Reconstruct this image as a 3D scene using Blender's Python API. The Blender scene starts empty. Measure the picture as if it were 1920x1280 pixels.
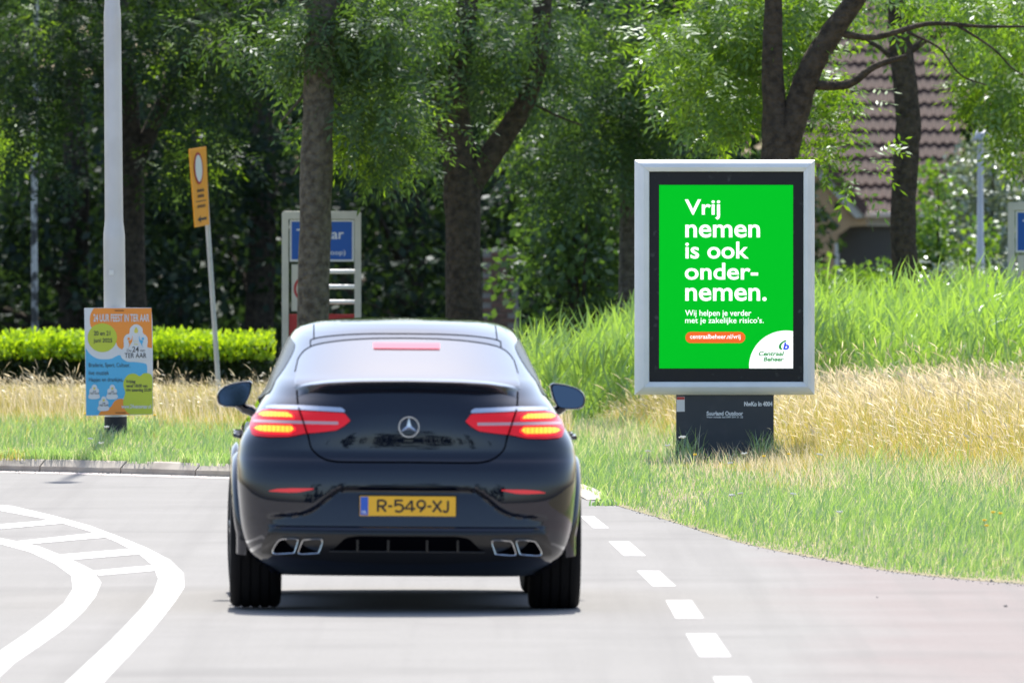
import bpy, bmesh, math, random
import numpy as np
from mathutils import Vector, Matrix

rng = np.random.default_rng(7)
random.seed(7)
sc = bpy.context.scene
R = math.radians

# ------------------------------------------------------------------ camera, sky, sun, exposure
FPX, CAMH, HORY = 26800.0, 2.507, 300.0      # focal length in photo pixels, eye height, horizon row
cam_d = bpy.data.cameras.new('camera')
cam = bpy.data.objects.new('camera', cam_d)
sc.collection.objects.link(cam)
cam_d.sensor_width = 36.0
cam_d.lens = FPX / 1920 * 36.0
cam.location = (0, 0, CAMH)
cam.rotation_euler = (R(90) - math.atan((640 - HORY) / FPX), 0, 0)
cam_d.clip_start, cam_d.clip_end = 1.0, 6000.0
cam_d.dof.use_dof = True
cam_d.dof.focus_distance = 103.0
cam_d.dof.aperture_fstop = cam_d.lens / 62.0
sc.camera = cam

SUN_AZ, SUN_EL = R(0.8), R(59)                 # azimuth measured from +Y towards +X
wd = bpy.data.worlds.new('World'); sc.world = wd; wd.use_nodes = True
nt = wd.node_tree
sky = nt.nodes.new('ShaderNodeTexSky'); sky.sky_type = 'NISHITA'; sky.sun_disc = False
sky.sun_elevation = SUN_EL; sky.sun_rotation = SUN_AZ
sky.air_density = 1.0; sky.dust_density = 2.6; sky.ozone_density = 2.0
bg = nt.nodes['Background']; bg.inputs['Strength'].default_value = 0.135
nt.links.new(sky.outputs[0], bg.inputs['Color'])
sd = bpy.data.lights.new('sun', 'SUN'); sd.energy = 4.2; sd.angle = R(0.53); sd.color = (1.0, 0.95, 0.87)
sun = bpy.data.objects.new('sun', sd); sc.collection.objects.link(sun)
to_sun = Vector((math.sin(SUN_AZ) * math.cos(SUN_EL), math.cos(SUN_AZ) * math.cos(SUN_EL), math.sin(SUN_EL)))
sun.rotation_euler = to_sun.to_track_quat('Z', 'Y').to_euler()
sun.location = (10, 60, 60)
vs = sc.view_settings
vs.view_transform = 'Standard'; vs.look = 'None'; vs.gamma = 1.0; vs.use_curve_mapping = False
vs.exposure = 1.0
try:
    sc.cycles.max_bounces = 8; sc.cycles.diffuse_bounces = 3; sc.cycles.glossy_bounces = 3
    sc.cycles.transmission_bounces = 4; sc.cycles.transparent_max_bounces = 4
except Exception:
    pass

# ------------------------------------------------------------------ helpers
def P(px, py, Y):
    """world point that lies at distance Y on the sight line of a photo pixel"""
    return Vector(((px - 960) * Y / FPX, Y, CAMH - (py - HORY) * Y / FPX))
def G(px, py, z=0.0):
    """point on level ground at height z"""
    Y = FPX * (CAMH - z) / (py - HORY)
    return Vector(((px - 960) * Y / FPX, Y, z))

def tag(o, label=None, cat=None, group=None, kind=None):
    if label: o['label'] = label
    if cat: o['category'] = cat
    if group: o['group'] = group
    if kind: o['kind'] = kind
    return o
def empty(name, loc, rz=0.0):
    o = bpy.data.objects.new(name, None); sc.collection.objects.link(o)
    o.empty_display_size = 0.2
    o.location = loc; o.rotation_euler = (0, 0, rz)
    return o
def link(name, me, mat=None, parent=None):
    o = bpy.data.objects.new(name, me); sc.collection.objects.link(o)
    if mat is not None:
        if isinstance(mat, (list, tuple)):
            for m in mat: me.materials.append(m)
        else: me.materials.append(mat)
    if parent is not None: o.parent = parent
    return o

class MB:
    def __init__(s): s.v = []; s.f = []; s.m = []
    def add(s, vs_, fs, mi=0):
        b = len(s.v); s.v += [tuple(v) for v in vs_]
        for f in fs: s.f.append(tuple(i + b for i in f)); s.m.append(mi)
        return s
    def box(s, x0, x1, y0, y1, z0, z1, mi=0):
        vs_ = [(x, y, z) for z in (z0, z1) for y in (y0, y1) for x in (x0, x1)]
        return s.add(vs_, [(0, 2, 3, 1), (4, 5, 7, 6), (0, 1, 5, 4), (2, 6, 7, 3), (0, 4, 6, 2), (1, 3, 7, 5)], mi)
    def tube(s, pts, rad, n=10, cap=True, mi=0, wob=0.0):
        pts = [Vector(p) for p in pts]; k = len(pts); rings = []
        up = Vector((0.13, 0.97, 0.2)).normalized()
        for i, p in enumerate(pts):
            t = (pts[min(i + 1, k - 1)] - pts[max(i - 1, 0)]).normalized()
            a = t.cross(up)
            if a.length < 1e-3: a = t.cross(Vector((1, 0, 0)))
            a.normalize(); b = t.cross(a)
            r = rad[i] if hasattr(rad, '__len__') else rad
            ring = []
            for j in range(n):
                th = 2 * math.pi * j / n
                rr = r * (1 + wob * random.uniform(-1, 1))
                ring.append(p + a * math.cos(th) * rr + b * math.sin(th) * rr)
            rings.append(ring)
        vs_ = [v for r_ in rings for v in r_]
        fs = [(i * n + j, i * n + (j + 1) % n, (i + 1) * n + (j + 1) % n, (i + 1) * n + j) for i in range(k - 1) for j in range(n)]
        if cap: fs += [tuple(range(n))[::-1], tuple((k - 1) * n + j for j in range(n))]
        return s.add(vs_, fs, mi)
    def lathe(s, prof, n=24, axis='z', mi=0, cap=True, c=(0, 0, 0)):
        vs_ = []; k = len(prof)
        for r, h in prof:
            for j in range(n):
                t = 2 * math.pi * j / n; a, b = r * math.cos(t), r * math.sin(t)
                p = (a, b, h) if axis == 'z' else ((h, a, b) if axis == 'x' else (b, h, a))
                vs_.append((p[0] + c[0], p[1] + c[1], p[2] + c[2]))
        fs = [(i * n + j, i * n + (j + 1) % n, (i + 1) * n + (j + 1) % n, (i + 1) * n + j) for i in range(k - 1) for j in range(n)]
        if cap: fs += [tuple(range(n))[::-1], tuple((k - 1) * n + j for j in range(n))]
        return s.add(vs_, fs, mi)
    def sheet(s, poly, y, mi=0):
        """flat polygon in the xz plane facing -y"""
        a = sum(poly[i][0] * poly[(i + 1) % len(poly)][1] - poly[(i + 1) % len(poly)][0] * poly[i][1] for i in range(len(poly)))
        if a < 0: poly = poly[::-1]
        return s.add([(p[0], y, p[1]) for p in poly], [tuple(range(len(poly)))], mi)
    def slab(s, poly, y0, y1, mi=0):
        """xz polygon given thickness from y0 (front) to y1 (back)"""
        a = sum(poly[i][0] * poly[(i + 1) % len(poly)][1] - poly[(i + 1) % len(poly)][0] * poly[i][1] for i in range(len(poly)))
        if a < 0: poly = poly[::-1]
        n = len(poly)
        vs_ = [(p[0], y0, p[1]) for p in poly] + [(p[0], y1, p[1]) for p in poly]
        fs = [tuple(range(n)), tuple(range(2 * n - 1, n - 1, -1))] + [(i, i + n, (i + 1) % n + n, (i + 1) % n) for i in range(n)]
        return s.add(vs_, fs, mi)
    def grid(s, rows, mi=0, flip=False):
        k = len(rows[0]); vs_ = [p for r in rows for p in r]
        fs = []
        for i in range(len(rows) - 1):
            for j in range(k - 1):
                f = (i * k + j, i * k + j + 1, (i + 1) * k + j + 1, (i + 1) * k + j)
                fs.append(f[::-1] if flip else f)
        return s.add(vs_, fs, mi)
    def build(s, name, mat=None, parent=None, smooth=False, bevel=0.0, angle=35):
        me = bpy.data.meshes.new(name)
        me.from_pydata(s.v, [], s.f)
        for p, m in zip(me.polygons, s.m): p.material_index = m
        if bevel > 0:
            bm = bmesh.new(); bm.from_mesh(me)
            bmesh.ops.remove_doubles(bm, verts=bm.verts, dist=1e-5)
            es = [e for e in bm.edges if len(e.link_faces) == 2 and e.calc_face_angle(0) > R(25)]
            bmesh.ops.bevel(bm, geom=es, offset=bevel, segments=2, affect='EDGES', profile=0.6)
            bm.to_mesh(me); bm.free()
        if smooth:
            me.polygons.foreach_set('use_smooth', [True] * len(me.polygons))
            try: me.set_sharp_from_angle(angle=R(angle))
            except Exception: pass
        me.update()
        return link(name, me, mat, parent)

def quad_mesh(name, V, mat, parent=None, smooth=False):
    """V: (n,4,3) array of quads"""
    n = len(V); me = bpy.data.meshes.new(name)
    me.vertices.add(n * 4); me.vertices.foreach_set('co', V.reshape(-1).astype(np.float32))
    me.loops.add(n * 4); me.loops.foreach_set('vertex_index', np.arange(n * 4, dtype=np.int32))
    me.polygons.add(n); me.polygons.foreach_set('loop_start', np.arange(0, n * 4, 4, dtype=np.int32))
    me.update(calc_edges=True)
    return link(name, me, mat, parent)
def strip_mesh(name, C, S, mat, parent=None):
    """ribbons: centres C (n,k,3), half side vectors S (n,k,3)"""
    n, k, _ = C.shape
    V = np.stack([C - S, C + S], axis=2).reshape(-1, 3)
    b = (np.arange(n) * k * 2)[:, None] + (np.arange(k - 1) * 2)[None, :]
    F = np.stack([b, b + 1, b + 3, b + 2], axis=-1).reshape(-1)
    nf = n * (k - 1); me = bpy.data.meshes.new(name)
    me.vertices.add(len(V)); me.vertices.foreach_set('co', V.reshape(-1).astype(np.float32))
    me.loops.add(nf * 4); me.loops.foreach_set('vertex_index', F.astype(np.int32))
    me.polygons.add(nf); me.polygons.foreach_set('loop_start', np.arange(0, nf * 4, 4, dtype=np.int32))
    me.polygons.foreach_set('use_smooth', np.ones(nf, dtype=bool))
    me.update(calc_edges=True)
    return link(name, me, mat, parent)
def unit(a): return a / (np.linalg.norm(a, axis=-1, keepdims=True) + 1e-9)

def smooth_poly(pts, n=6):
    """closed Catmull-Rom through the points"""
    out = []; k = len(pts)
    for i in range(k):
        p0, p1, p2, p3 = (np.array(pts[(i + d) % k], float) for d in (-1, 0, 1, 2))
        for t in np.arange(n) / n:
            out.append(tuple(.5 * ((2 * p1) + (-p0 + p2) * t + (2 * p0 - 5 * p1 + 4 * p2 - p3) * t * t + (-p0 + 3 * p1 - 3 * p2 + p3) * t ** 3)))
    return out
def open_spline(pts, n=6):
    pts = [np.array(p, float) for p in pts]; out = []
    for i in range(len(pts) - 1):
        p0 = pts[max(i - 1, 0)]; p1 = pts[i]; p2 = pts[i + 1]; p3 = pts[min(i + 2, len(pts) - 1)]
        for t in np.arange(n) / n:
            out.append(.5 * ((2 * p1) + (-p0 + p2) * t + (2 * p0 - 5 * p1 + 4 * p2 - p3) * t * t + (-p0 + 3 * p1 - 3 * p2 + p3) * t ** 3))
    out.append(pts[-1]); return out
def pchip(xs, ys):
    xs = np.array(xs, float); ys = np.array(ys, float); h = np.diff(xs); d = np.diff(ys) / h
    m = np.zeros(len(xs)); m[0], m[-1] = d[0], d[-1]
    for i in range(1, len(xs) - 1):
        if d[i - 1] * d[i] > 0:
            w1, w2 = 2 * h[i] + h[i - 1], h[i] + 2 * h[i - 1]
            m[i] = (w1 + w2) / (w1 / d[i - 1] + w2 / d[i])
    def f(x):
        x = np.clip(np.asarray(x, float), xs[0], xs[-1]); i = np.clip(np.searchsorted(xs, x, 'right') - 1, 0, len(h) - 1)
        t = (x - xs[i]) / h[i]; t2, t3 = t * t, t ** 3
        return (2 * t3 - 3 * t2 + 1) * ys[i] + (t3 - 2 * t2 + t) * h[i] * m[i] + (-2 * t3 + 3 * t2) * ys[i + 1] + (t3 - t2) * h[i] * m[i + 1]
    return f
def sstep(a, b, x):
    t = np.clip((np.asarray(x, float) - a) / (b - a), 0, 1); return t * t * (3 - 2 * t)

# ------------------------------------------------------------------ materials
def mat(name, col, rough=0.6, metal=0.0, spec=0.5, coat=0.0, coat_r=0.03, emit=None, estr=0.0, noise=None, bump=None, ior=None):
    m = bpy.data.materials.new(name); m.use_nodes = True
    t = m.node_tree; b = t.nodes['Principled BSDF']
    b.inputs['Base Color'].default_value = (*col, 1); b.inputs['Roughness'].default_value = rough
    b.inputs['Metallic'].default_value = metal; b.inputs['Specular IOR Level'].default_value = spec
    b.inputs['Coat Weight'].default_value = coat; b.inputs['Coat Roughness'].default_value = coat_r
    if ior: b.inputs['IOR'].default_value = ior
    if emit: b.inputs['Emission Color'].default_value = (*emit, 1); b.inputs['Emission Strength'].default_value = estr
    if noise:                                  # (scale, colour2, low, high, detail)
        tc = t.nodes.new('ShaderNodeTexCoord'); n = t.nodes.new('ShaderNodeTexNoise')
        n.inputs['Scale'].default_value = noise[0]; n.inputs['Detail'].default_value = noise[4] if len(noise) > 4 else 5
        r = t.nodes.new('ShaderNodeMapRange'); r.inputs['From Min'].default_value = noise[2]; r.inputs['From Max'].default_value = noise[3]
        x = t.nodes.new('ShaderNodeMix'); x.data_type = 'RGBA'
        x.inputs['A'].default_value = (*col, 1); x.inputs['B'].default_value = (*noise[1], 1)
        t.links.new(tc.outputs['Object'], n.inputs['Vector']); t.links.new(n.outputs['Fac'], r.inputs['Value'])
        t.links.new(r.outputs[0], x.inputs['Factor']); t.links.new(x.outputs['Result'], b.inputs['Base Color'])
    if bump:                                   # (scale, strength, distance)
        tc = t.nodes.new('ShaderNodeTexCoord'); n = t.nodes.new('ShaderNodeTexNoise'); n.inputs['Scale'].default_value = bump[0]
        n.inputs['Detail'].default_value = 6
        bb = t.nodes.new('ShaderNodeBump'); bb.inputs['Strength'].default_value = bump[1]; bb.inputs['Distance'].default_value = bump[2]
        t.links.new(tc.outputs['Object'], n.inputs['Vector']); t.links.new(n.outputs['Fac'], bb.inputs['Height'])
        t.links.new(bb.outputs[0], b.inputs['Normal'])
    return m
def leaf_mat(name, c1, c2, trans=0.45, gloss=0.07, tcol=None, c3=None):
    """thin leaf: diffuse + translucent + a waxy sheen, colour varied leaf by leaf"""
    m = bpy.data.materials.new(name); m.use_nodes = True; t = m.node_tree
    for n in list(t.nodes): t.nodes.remove(n)
    o = t.nodes.new('ShaderNodeOutputMaterial'); g = t.nodes.new('ShaderNodeNewGeometry')
    cr = t.nodes.new('ShaderNodeValToRGB'); e = cr.color_ramp.elements
    e[0].color = (*c1, 1); e[1].color = (*c2, 1)
    if c3:
        k = e.new(0.86); k.color = (*c2, 1); e[2].color = (*c3, 1)
    t.links.new(g.outputs['Random Per Island'], cr.inputs['Fac'])
    d = t.nodes.new('ShaderNodeBsdfDiffuse'); tr = t.nodes.new('ShaderNodeBsdfTranslucent'); gl = t.nodes.new('ShaderNodeBsdfGlossy')
    gl.inputs['Roughness'].default_value = 0.42; gl.inputs['Color'].default_value = (0.9, 0.95, 1, 1)
    hs = t.nodes.new('ShaderNodeMix'); hs.data_type = 'RGBA'; hs.blend_type = 'MULTIPLY'; hs.inputs['Factor'].default_value = 1.0
    hs.inputs['B'].default_value = (*(tcol or (1.5, 1.45, 0.6)), 1)
    t.links.new(cr.outputs[0], d.inputs['Color']); t.links.new(cr.outputs[0], hs.inputs['A']); t.links.new(hs.outputs['Result'], tr.inputs['Color'])
    m1 = t.nodes.new('ShaderNodeMixShader'); m1.inputs[0].default_value = trans
    m2 = t.nodes.new('ShaderNodeMixShader'); m2.inputs[0].default_value = gloss
    t.links.new(d.outputs[0], m1.inputs[1]); t.links.new(tr.outputs[0], m1.inputs[2])
    t.links.new(m1.outputs[0], m2.inputs[1]); t.links.new(gl.outputs[0], m2.inputs[2]); t.links.new(m2.outputs[0], o.inputs['Surface'])
    return m

def asphalt_mat():
    m = mat('asphalt', (0.24, 0.24, 0.245), rough=0.95, spec=0.0)
    t = m.node_tree; b = t.nodes['Principled BSDF']
    tc = t.nodes.new('ShaderNodeTexCoord'); sep = t.nodes.new('ShaderNodeSeparateXYZ'); t.links.new(tc.outputs['Object'], sep.inputs[0])
    def nz(scale, det=4):
        n = t.nodes.new('ShaderNodeTexNoise'); n.inputs['Scale'].default_value = scale; n.inputs['Detail'].default_value = det
        t.links.new(tc.outputs['Object'], n.inputs['Vector']); return n
    def mix(fac, a, bcol):
        x = t.nodes.new('ShaderNodeMix'); x.data_type = 'RGBA'
        t.links.new(fac, x.inputs['Factor']); t.links.new(a, x.inputs['A']); x.inputs['B'].default_value = (*bcol, 1); return x.outputs['Result']
    def rng_(v, a, bb, lo=0, hi=1):
        r = t.nodes.new('ShaderNodeMapRange'); t.links.new(v, r.inputs['Value'])
        r.inputs['From Min'].default_value = a; r.inputs['From Max'].default_value = bb; r.inputs['To Min'].default_value = lo; r.inputs['To Max'].default_value = hi
        return r.outputs[0]
    base = t.nodes.new('ShaderNodeRGB'); base.outputs[0].default_value = (0.262, 0.258, 0.250, 1)
    # worn red cycle strip along the right-hand edge of the carriageway
    add = t.nodes.new('ShaderNodeMath'); add.operation = 'MULTIPLY_ADD'; big = nz(0.35, 3)
    t.links.new(big.outputs['Fac'], add.inputs[0]); add.inputs[1].default_value = 1.2; t.links.new(sep.outputs['X'], add.inputs[2])
    c = mix(rng_(add.outputs[0], 2.0, 2.7, 0, 0.85), base.outputs[0], (0.258, 0.228, 0.222))
    c = mix(rng_(nz(22, 3).outputs['Fac'], 0.5, 0.8, 0, 0.3), c, (0.16, 0.16, 0.16))
    c = mix(rng_(nz(90, 2).outputs['Fac'], 0.42, 0.75, 0, 0.45), c, (0.14, 0.14, 0.14))
    c = mix(rng_(nz(0.8, 4).outputs['Fac'], 0.45, 0.75, 0, 0.25), c, (0.31, 0.306, 0.30))
    mp_ = t.nodes.new('ShaderNodeMapping'); mp_.inputs['Scale'].default_value = (4.0, 0.06, 1); t.links.new(tc.outputs['Object'], mp_.inputs['Vector'])
    wn = t.nodes.new('ShaderNodeTexNoise'); wn.inputs['Scale'].default_value = 1.0; wn.inputs['Detail'].default_value = 4; t.links.new(mp_.outputs[0], wn.inputs['Vector'])
    c = mix(rng_(wn.outputs['Fac'], 0.48, 0.72, 0, 0.45), c, (0.205, 0.202, 0.197))       # wheel-track wear along the lane
    c = mix(rng_(nz(0.45, 5).outputs['Fac'], 0.55, 0.72, 0, 0.4), c, (0.175, 0.173, 0.170))  # old stains
    t.links.new(c, b.inputs['Base Color'])
    bp = t.nodes.new('ShaderNodeBump'); bp.inputs['Strength'].default_value = 0.25; bp.inputs['Distance'].default_value = 0.004
    t.links.new(nz(140, 3).outputs['Fac'], bp.inputs['Height']); t.links.new(bp.outputs[0], b.inputs['Normal'])
    return m

M = {}
M['asphalt'] = asphalt_mat()
M['paint_white'] = mat('road_paint', (0.60, 0.595, 0.58), 0.75, noise=(7.0, (0.36, 0.36, 0.36), 0.5, 0.78, 9))
M['washed_out_paint'] = mat('washed_out_road_paint', (0.46, 0.455, 0.445), 0.8, noise=(10.0, (0.25, 0.25, 0.25), 0.5, 0.72, 9))  # dashes dulled in colour to stand in for overexposure washing them out
M['kerb'] = mat('kerb_concrete', (0.38, 0.34, 0.29), 0.85, noise=(6.0, (0.25, 0.22, 0.19), 0.4, 0.75), bump=(60, 0.3, 0.004))
M['gutter'] = mat('gutter_concrete', (0.50, 0.45, 0.43), 0.85, noise=(5.0, (0.38, 0.33, 0.30), 0.4, 0.75))
M['soil'] = mat('verge_soil', (0.16, 0.15, 0.07), 0.95, noise=(2.5, (0.26, 0.21, 0.13), 0.4, 0.7))
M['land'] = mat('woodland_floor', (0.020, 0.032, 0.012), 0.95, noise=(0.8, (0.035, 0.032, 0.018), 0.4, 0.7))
M['grass'] = leaf_mat('grass_blade', (0.10, 0.23, 0.03), (0.30, 0.45, 0.12), 0.5, 0.16, (1.3, 1.3, 0.85), c3=(0.62, 0.58, 0.38))
M['dry'] = leaf_mat('dry_stem', (0.54, 0.44, 0.27), (0.74, 0.65, 0.46), 0.45, 0.04, (1.1, 1.08, 1.0), c3=(0.80, 0.72, 0.56))
M['dry_green'] = leaf_mat('half_dry_blade', (0.30, 0.31, 0.07), (0.54, 0.40, 0.14), 0.5, 0.04, (1.2, 1.2, 0.7), c3=(0.16, 0.22, 0.05))
M['reed'] = leaf_mat('reed_blade', (0.21, 0.36, 0.06), (0.34, 0.50, 0.13), 0.5, 0.10, (1.35, 1.35, 0.6), c3=(0.13, 0.25, 0.11))
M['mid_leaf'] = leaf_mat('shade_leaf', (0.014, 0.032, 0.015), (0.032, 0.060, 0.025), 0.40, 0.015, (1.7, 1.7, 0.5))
M['sunlit_leaf'] = leaf_mat('sunlit_leaf', (0.11, 0.21, 0.02), (0.21, 0.33, 0.04), 0.5, 0.03, (1.5, 1.45, 0.5))  # brighter ash leaf: sun shining through the sprays is put into its colour
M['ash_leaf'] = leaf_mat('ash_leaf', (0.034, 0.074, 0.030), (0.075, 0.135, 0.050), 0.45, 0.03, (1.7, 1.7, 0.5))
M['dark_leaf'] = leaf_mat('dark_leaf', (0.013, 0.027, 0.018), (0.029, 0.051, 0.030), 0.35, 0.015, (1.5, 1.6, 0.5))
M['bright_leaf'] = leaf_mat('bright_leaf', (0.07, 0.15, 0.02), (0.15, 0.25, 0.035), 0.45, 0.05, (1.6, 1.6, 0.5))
M['grey_leaf'] = leaf_mat('grey_leaf', (0.10, 0.15, 0.07), (0.17, 0.22, 0.11), 0.35, 0.16, (1.2, 1.2, 0.7), c3=(0.3, 0.33, 0.26))
M['hedge_lit_leaf'] = leaf_mat('hedge_lit_leaf', (0.26, 0.42, 0.02), (0.40, 0.56, 0.04), 0.45, 0.04, (1.5, 1.4, 0.4))  # hedge top: sunlight put into a brighter leaf colour
M['hedge_shade'] = leaf_mat('hedge_shaded_leaf', (0.014, 0.03, 0.010), (0.03, 0.055, 0.016), 0.3, 0.04)  # hedge body and front: shade put into a darker leaf colour
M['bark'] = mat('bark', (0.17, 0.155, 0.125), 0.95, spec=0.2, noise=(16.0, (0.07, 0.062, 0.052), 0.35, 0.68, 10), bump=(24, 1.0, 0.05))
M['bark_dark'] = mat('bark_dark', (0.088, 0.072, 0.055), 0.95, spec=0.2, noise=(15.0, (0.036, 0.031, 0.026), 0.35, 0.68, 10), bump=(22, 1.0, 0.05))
M['birch'] = mat('birch_bark', (0.55, 0.55, 0.55), 0.8, noise=(5.0, (0.06, 0.06, 0.06), 0.45, 0.55, 4))

M['car_paint'] = mat('black_car_paint', (0.003, 0.005, 0.014), 0.04, metal=0.0, spec=0.12, coat=1.0, coat_r=0.0)
M['car_paint'].node_tree.nodes['Principled BSDF'].inputs['Coat IOR'].default_value = 1.55
M['side_glass'] = mat('side_glass', (0.006, 0.007, 0.009), 0.25, spec=0.15)
M['car_trim'] = mat('gloss_black_trim', (0.006, 0.006, 0.007), 0.22, spec=0.5)
M['car_plastic'] = mat('matt_black_plastic', (0.012, 0.012, 0.013), 0.55, spec=0.3)
M['gap'] = mat('panel_gap', (0.002, 0.002, 0.003), 0.8, spec=0.0)
M['car_glass'] = mat('privacy_glass', (0.004, 0.005, 0.007), 0.02, spec=0.5, ior=1.6, coat=1.0, coat_r=0.0)
M['car_glass'].node_tree.nodes['Principled BSDF'].inputs['Coat IOR'].default_value = 1.65
M['chrome'] = mat('chrome', (0.75, 0.75, 0.77), 0.12, metal=1.0)
M['satin'] = mat('satin_chrome_strip', (0.7, 0.72, 0.76), 0.25, metal=1.0)
M['tyre'] = mat('tyre_rubber', (0.006, 0.006, 0.007), 0.8, spec=0.15, bump=(120, 0.3, 0.002))
M['rim'] = mat('rim_grey', (0.12, 0.12, 0.13), 0.35, metal=0.8)
M['lamp_red'] = mat('lit_red_lens', (0.38, 0.005, 0.010), 0.12, spec=0.4, coat=0.25, emit=(1.0, 0.008, 0.015), estr=0.17)
M['lamp_red_hot'] = mat('lit_red_guide', (0.6, 0.01, 0.01), 0.2, emit=(1.0, 0.02, 0.015), estr=0.75)
M['led'] = mat('lit_amber_led', (1.0, 0.4, 0.04), 0.3, emit=(1.0, 0.27, 0.01), estr=1.15)
M['lamp_bar'] = mat('lamp_clear_bar', (0.55, 0.36, 0.38), 0.15, coat=0.5)
M['reflector'] = mat('red_reflector', (0.55, 0.01, 0.015), 0.2, coat=0.6, emit=(1, 0.01, 0.02), estr=0.14)  # slight red glow added, though a reflector is no lamp
M['brake_strip'] = mat('lit_high_brake_lamp', (0.48, 0.14, 0.18), 0.5, spec=0.0, emit=(1.0, 0.33, 0.41), estr=0.38)
M['plate'] = mat('plate_yellow', (0.95, 0.50, 0.015), 0.45, coat=0.2)
M['plate_blue'] = mat('plate_blue', (0.03, 0.12, 0.55), 0.45)
M['ink'] = mat('black_ink', (0.008, 0.008, 0.012), 0.5)
M['mirror'] = mat('mirror_glass', (0.07, 0.095, 0.14), 0.02, metal=1.0)

M['alu'] = mat('pale_aluminium', (0.76, 0.80, 0.84), 0.42, metal=0.1, spec=0.5, noise=(3.0, (0.66, 0.70, 0.74), 0.4, 0.75))
M['panel_black'] = mat('dark_passe_partout', (0.010, 0.012, 0.018), 0.4, spec=0.3, noise=(14.0, (0.10, 0.11, 0.12), 0.62, 0.85, 8))
M['pedestal'] = mat('anthracite_pedestal', (0.030, 0.038, 0.052), 0.5, noise=(9.0, (0.05, 0.055, 0.07), 0.5, 0.8))
M['green'] = mat('glow_green_print', (0.0, 0.25, 0.01), 0.6, spec=0.05, emit=(0.0, 1.0, 0.035), estr=0.21)  # emission added to the advert prints for brightness, no lamp behind them
M['white_print'] = mat('glow_white_print', (0.85, 0.85, 0.85), 0.5, emit=(1, 1, 1), estr=0.45)
M['orange_print'] = mat('glow_orange_print', (0.9, 0.14, 0.01), 0.5, emit=(1.0, 0.13, 0.004), estr=0.26)
M['logo_green'] = mat('glow_logo_green', (0.01, 0.33, 0.05), 0.5, emit=(0.0, 1.0, 0.06), estr=0.06)
M['logo_blue'] = mat('glow_logo_blue', (0.02, 0.07, 0.75), 0.5, emit=(0.02, 0.08, 1.0), estr=0.2)
M['white_letter'] = mat('white_lettering', (0.75, 0.78, 0.82), 0.5)
M['sticker'] = mat('sticker_white', (0.7, 0.7, 0.72), 0.5)
M['sticker_red'] = mat('sticker_red', (0.5, 0.06, 0.05), 0.5)
M['galv'] = mat('galvanised_steel', (0.52, 0.54, 0.57), 0.45, metal=0.35, noise=(4.0, (0.42, 0.43, 0.46), 0.4, 0.7))
M['post_alu'] = mat('lamp_post_aluminium', (0.60, 0.60, 0.63), 0.45, metal=0.3, noise=(2.5, (0.50, 0.49, 0.50), 0.4, 0.75))
M['post_black'] = mat('post_bitumen', (0.02, 0.022, 0.026), 0.8)
M['cream'] = mat('cream_paint', (0.58, 0.57, 0.51), 0.6, noise=(3.0, (0.47, 0.46, 0.41), 0.45, 0.75))
M['blue'] = mat('sign_blue', (0.004, 0.09, 0.42), 0.45)
M['sign_white'] = mat('sign_white', (0.72, 0.74, 0.76), 0.5)
M['sign_red'] = mat('sign_red', (0.42, 0.025, 0.03), 0.5)
M['sign_yellow'] = mat('sign_yellow', (0.90, 0.36, 0.01), 0.5)
M['pw'] = mat('print_white', (0.68, 0.70, 0.78), 0.55)
M['po'] = mat('print_orange', (0.88, 0.30, 0.05), 0.55)
M['pb'] = mat('print_blue', (0.10, 0.45, 0.80), 0.55)
M['pl'] = mat('print_lime', (0.52, 0.60, 0.06), 0.55)
M['pk'] = mat('print_dark', (0.05, 0.055, 0.07), 0.55)
M['py'] = mat('print_yellow', (0.70, 0.62, 0.12), 0.55)
M['tile'] = mat('roof_tile', (0.075, 0.042, 0.033), 0.8, noise=(5.0, (0.055, 0.036, 0.032), 0.35, 0.7))
M['tan'] = mat('tan_wall', (0.50, 0.32, 0.17), 0.8, noise=(4.0, (0.42, 0.27, 0.15), 0.4, 0.7))
M['grey_wall'] = mat('grey_wall', (0.13, 0.125, 0.115), 0.85)
M['white_wood'] = mat('white_wood', (0.66, 0.62, 0.55), 0.6)
M['brown_wood'] = mat('brown_wood', (0.10, 0.05, 0.04), 0.6)
M['brick'] = mat('brick', (0.20, 0.11, 0.075), 0.9, noise=(8.0, (0.14, 0.08, 0.06), 0.4, 0.7))
M['mortar'] = mat('mortar', (0.28, 0.25, 0.22), 0.9)
M['stone'] = mat('grey_stone', (0.18, 0.18, 0.18), 0.9, noise=(12.0, (0.10, 0.10, 0.10), 0.4, 0.7))
M['flower_white'] = mat('flower_white', (0.72, 0.72, 0.66), 0.7)
M['flower_yellow'] = mat('flower_yellow', (0.85, 0.55, 0.01), 0.6)
M['debris'] = mat('debris_black', (0.03, 0.03, 0.032), 0.6, bump=(30, 0.6, 0.01))

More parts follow.
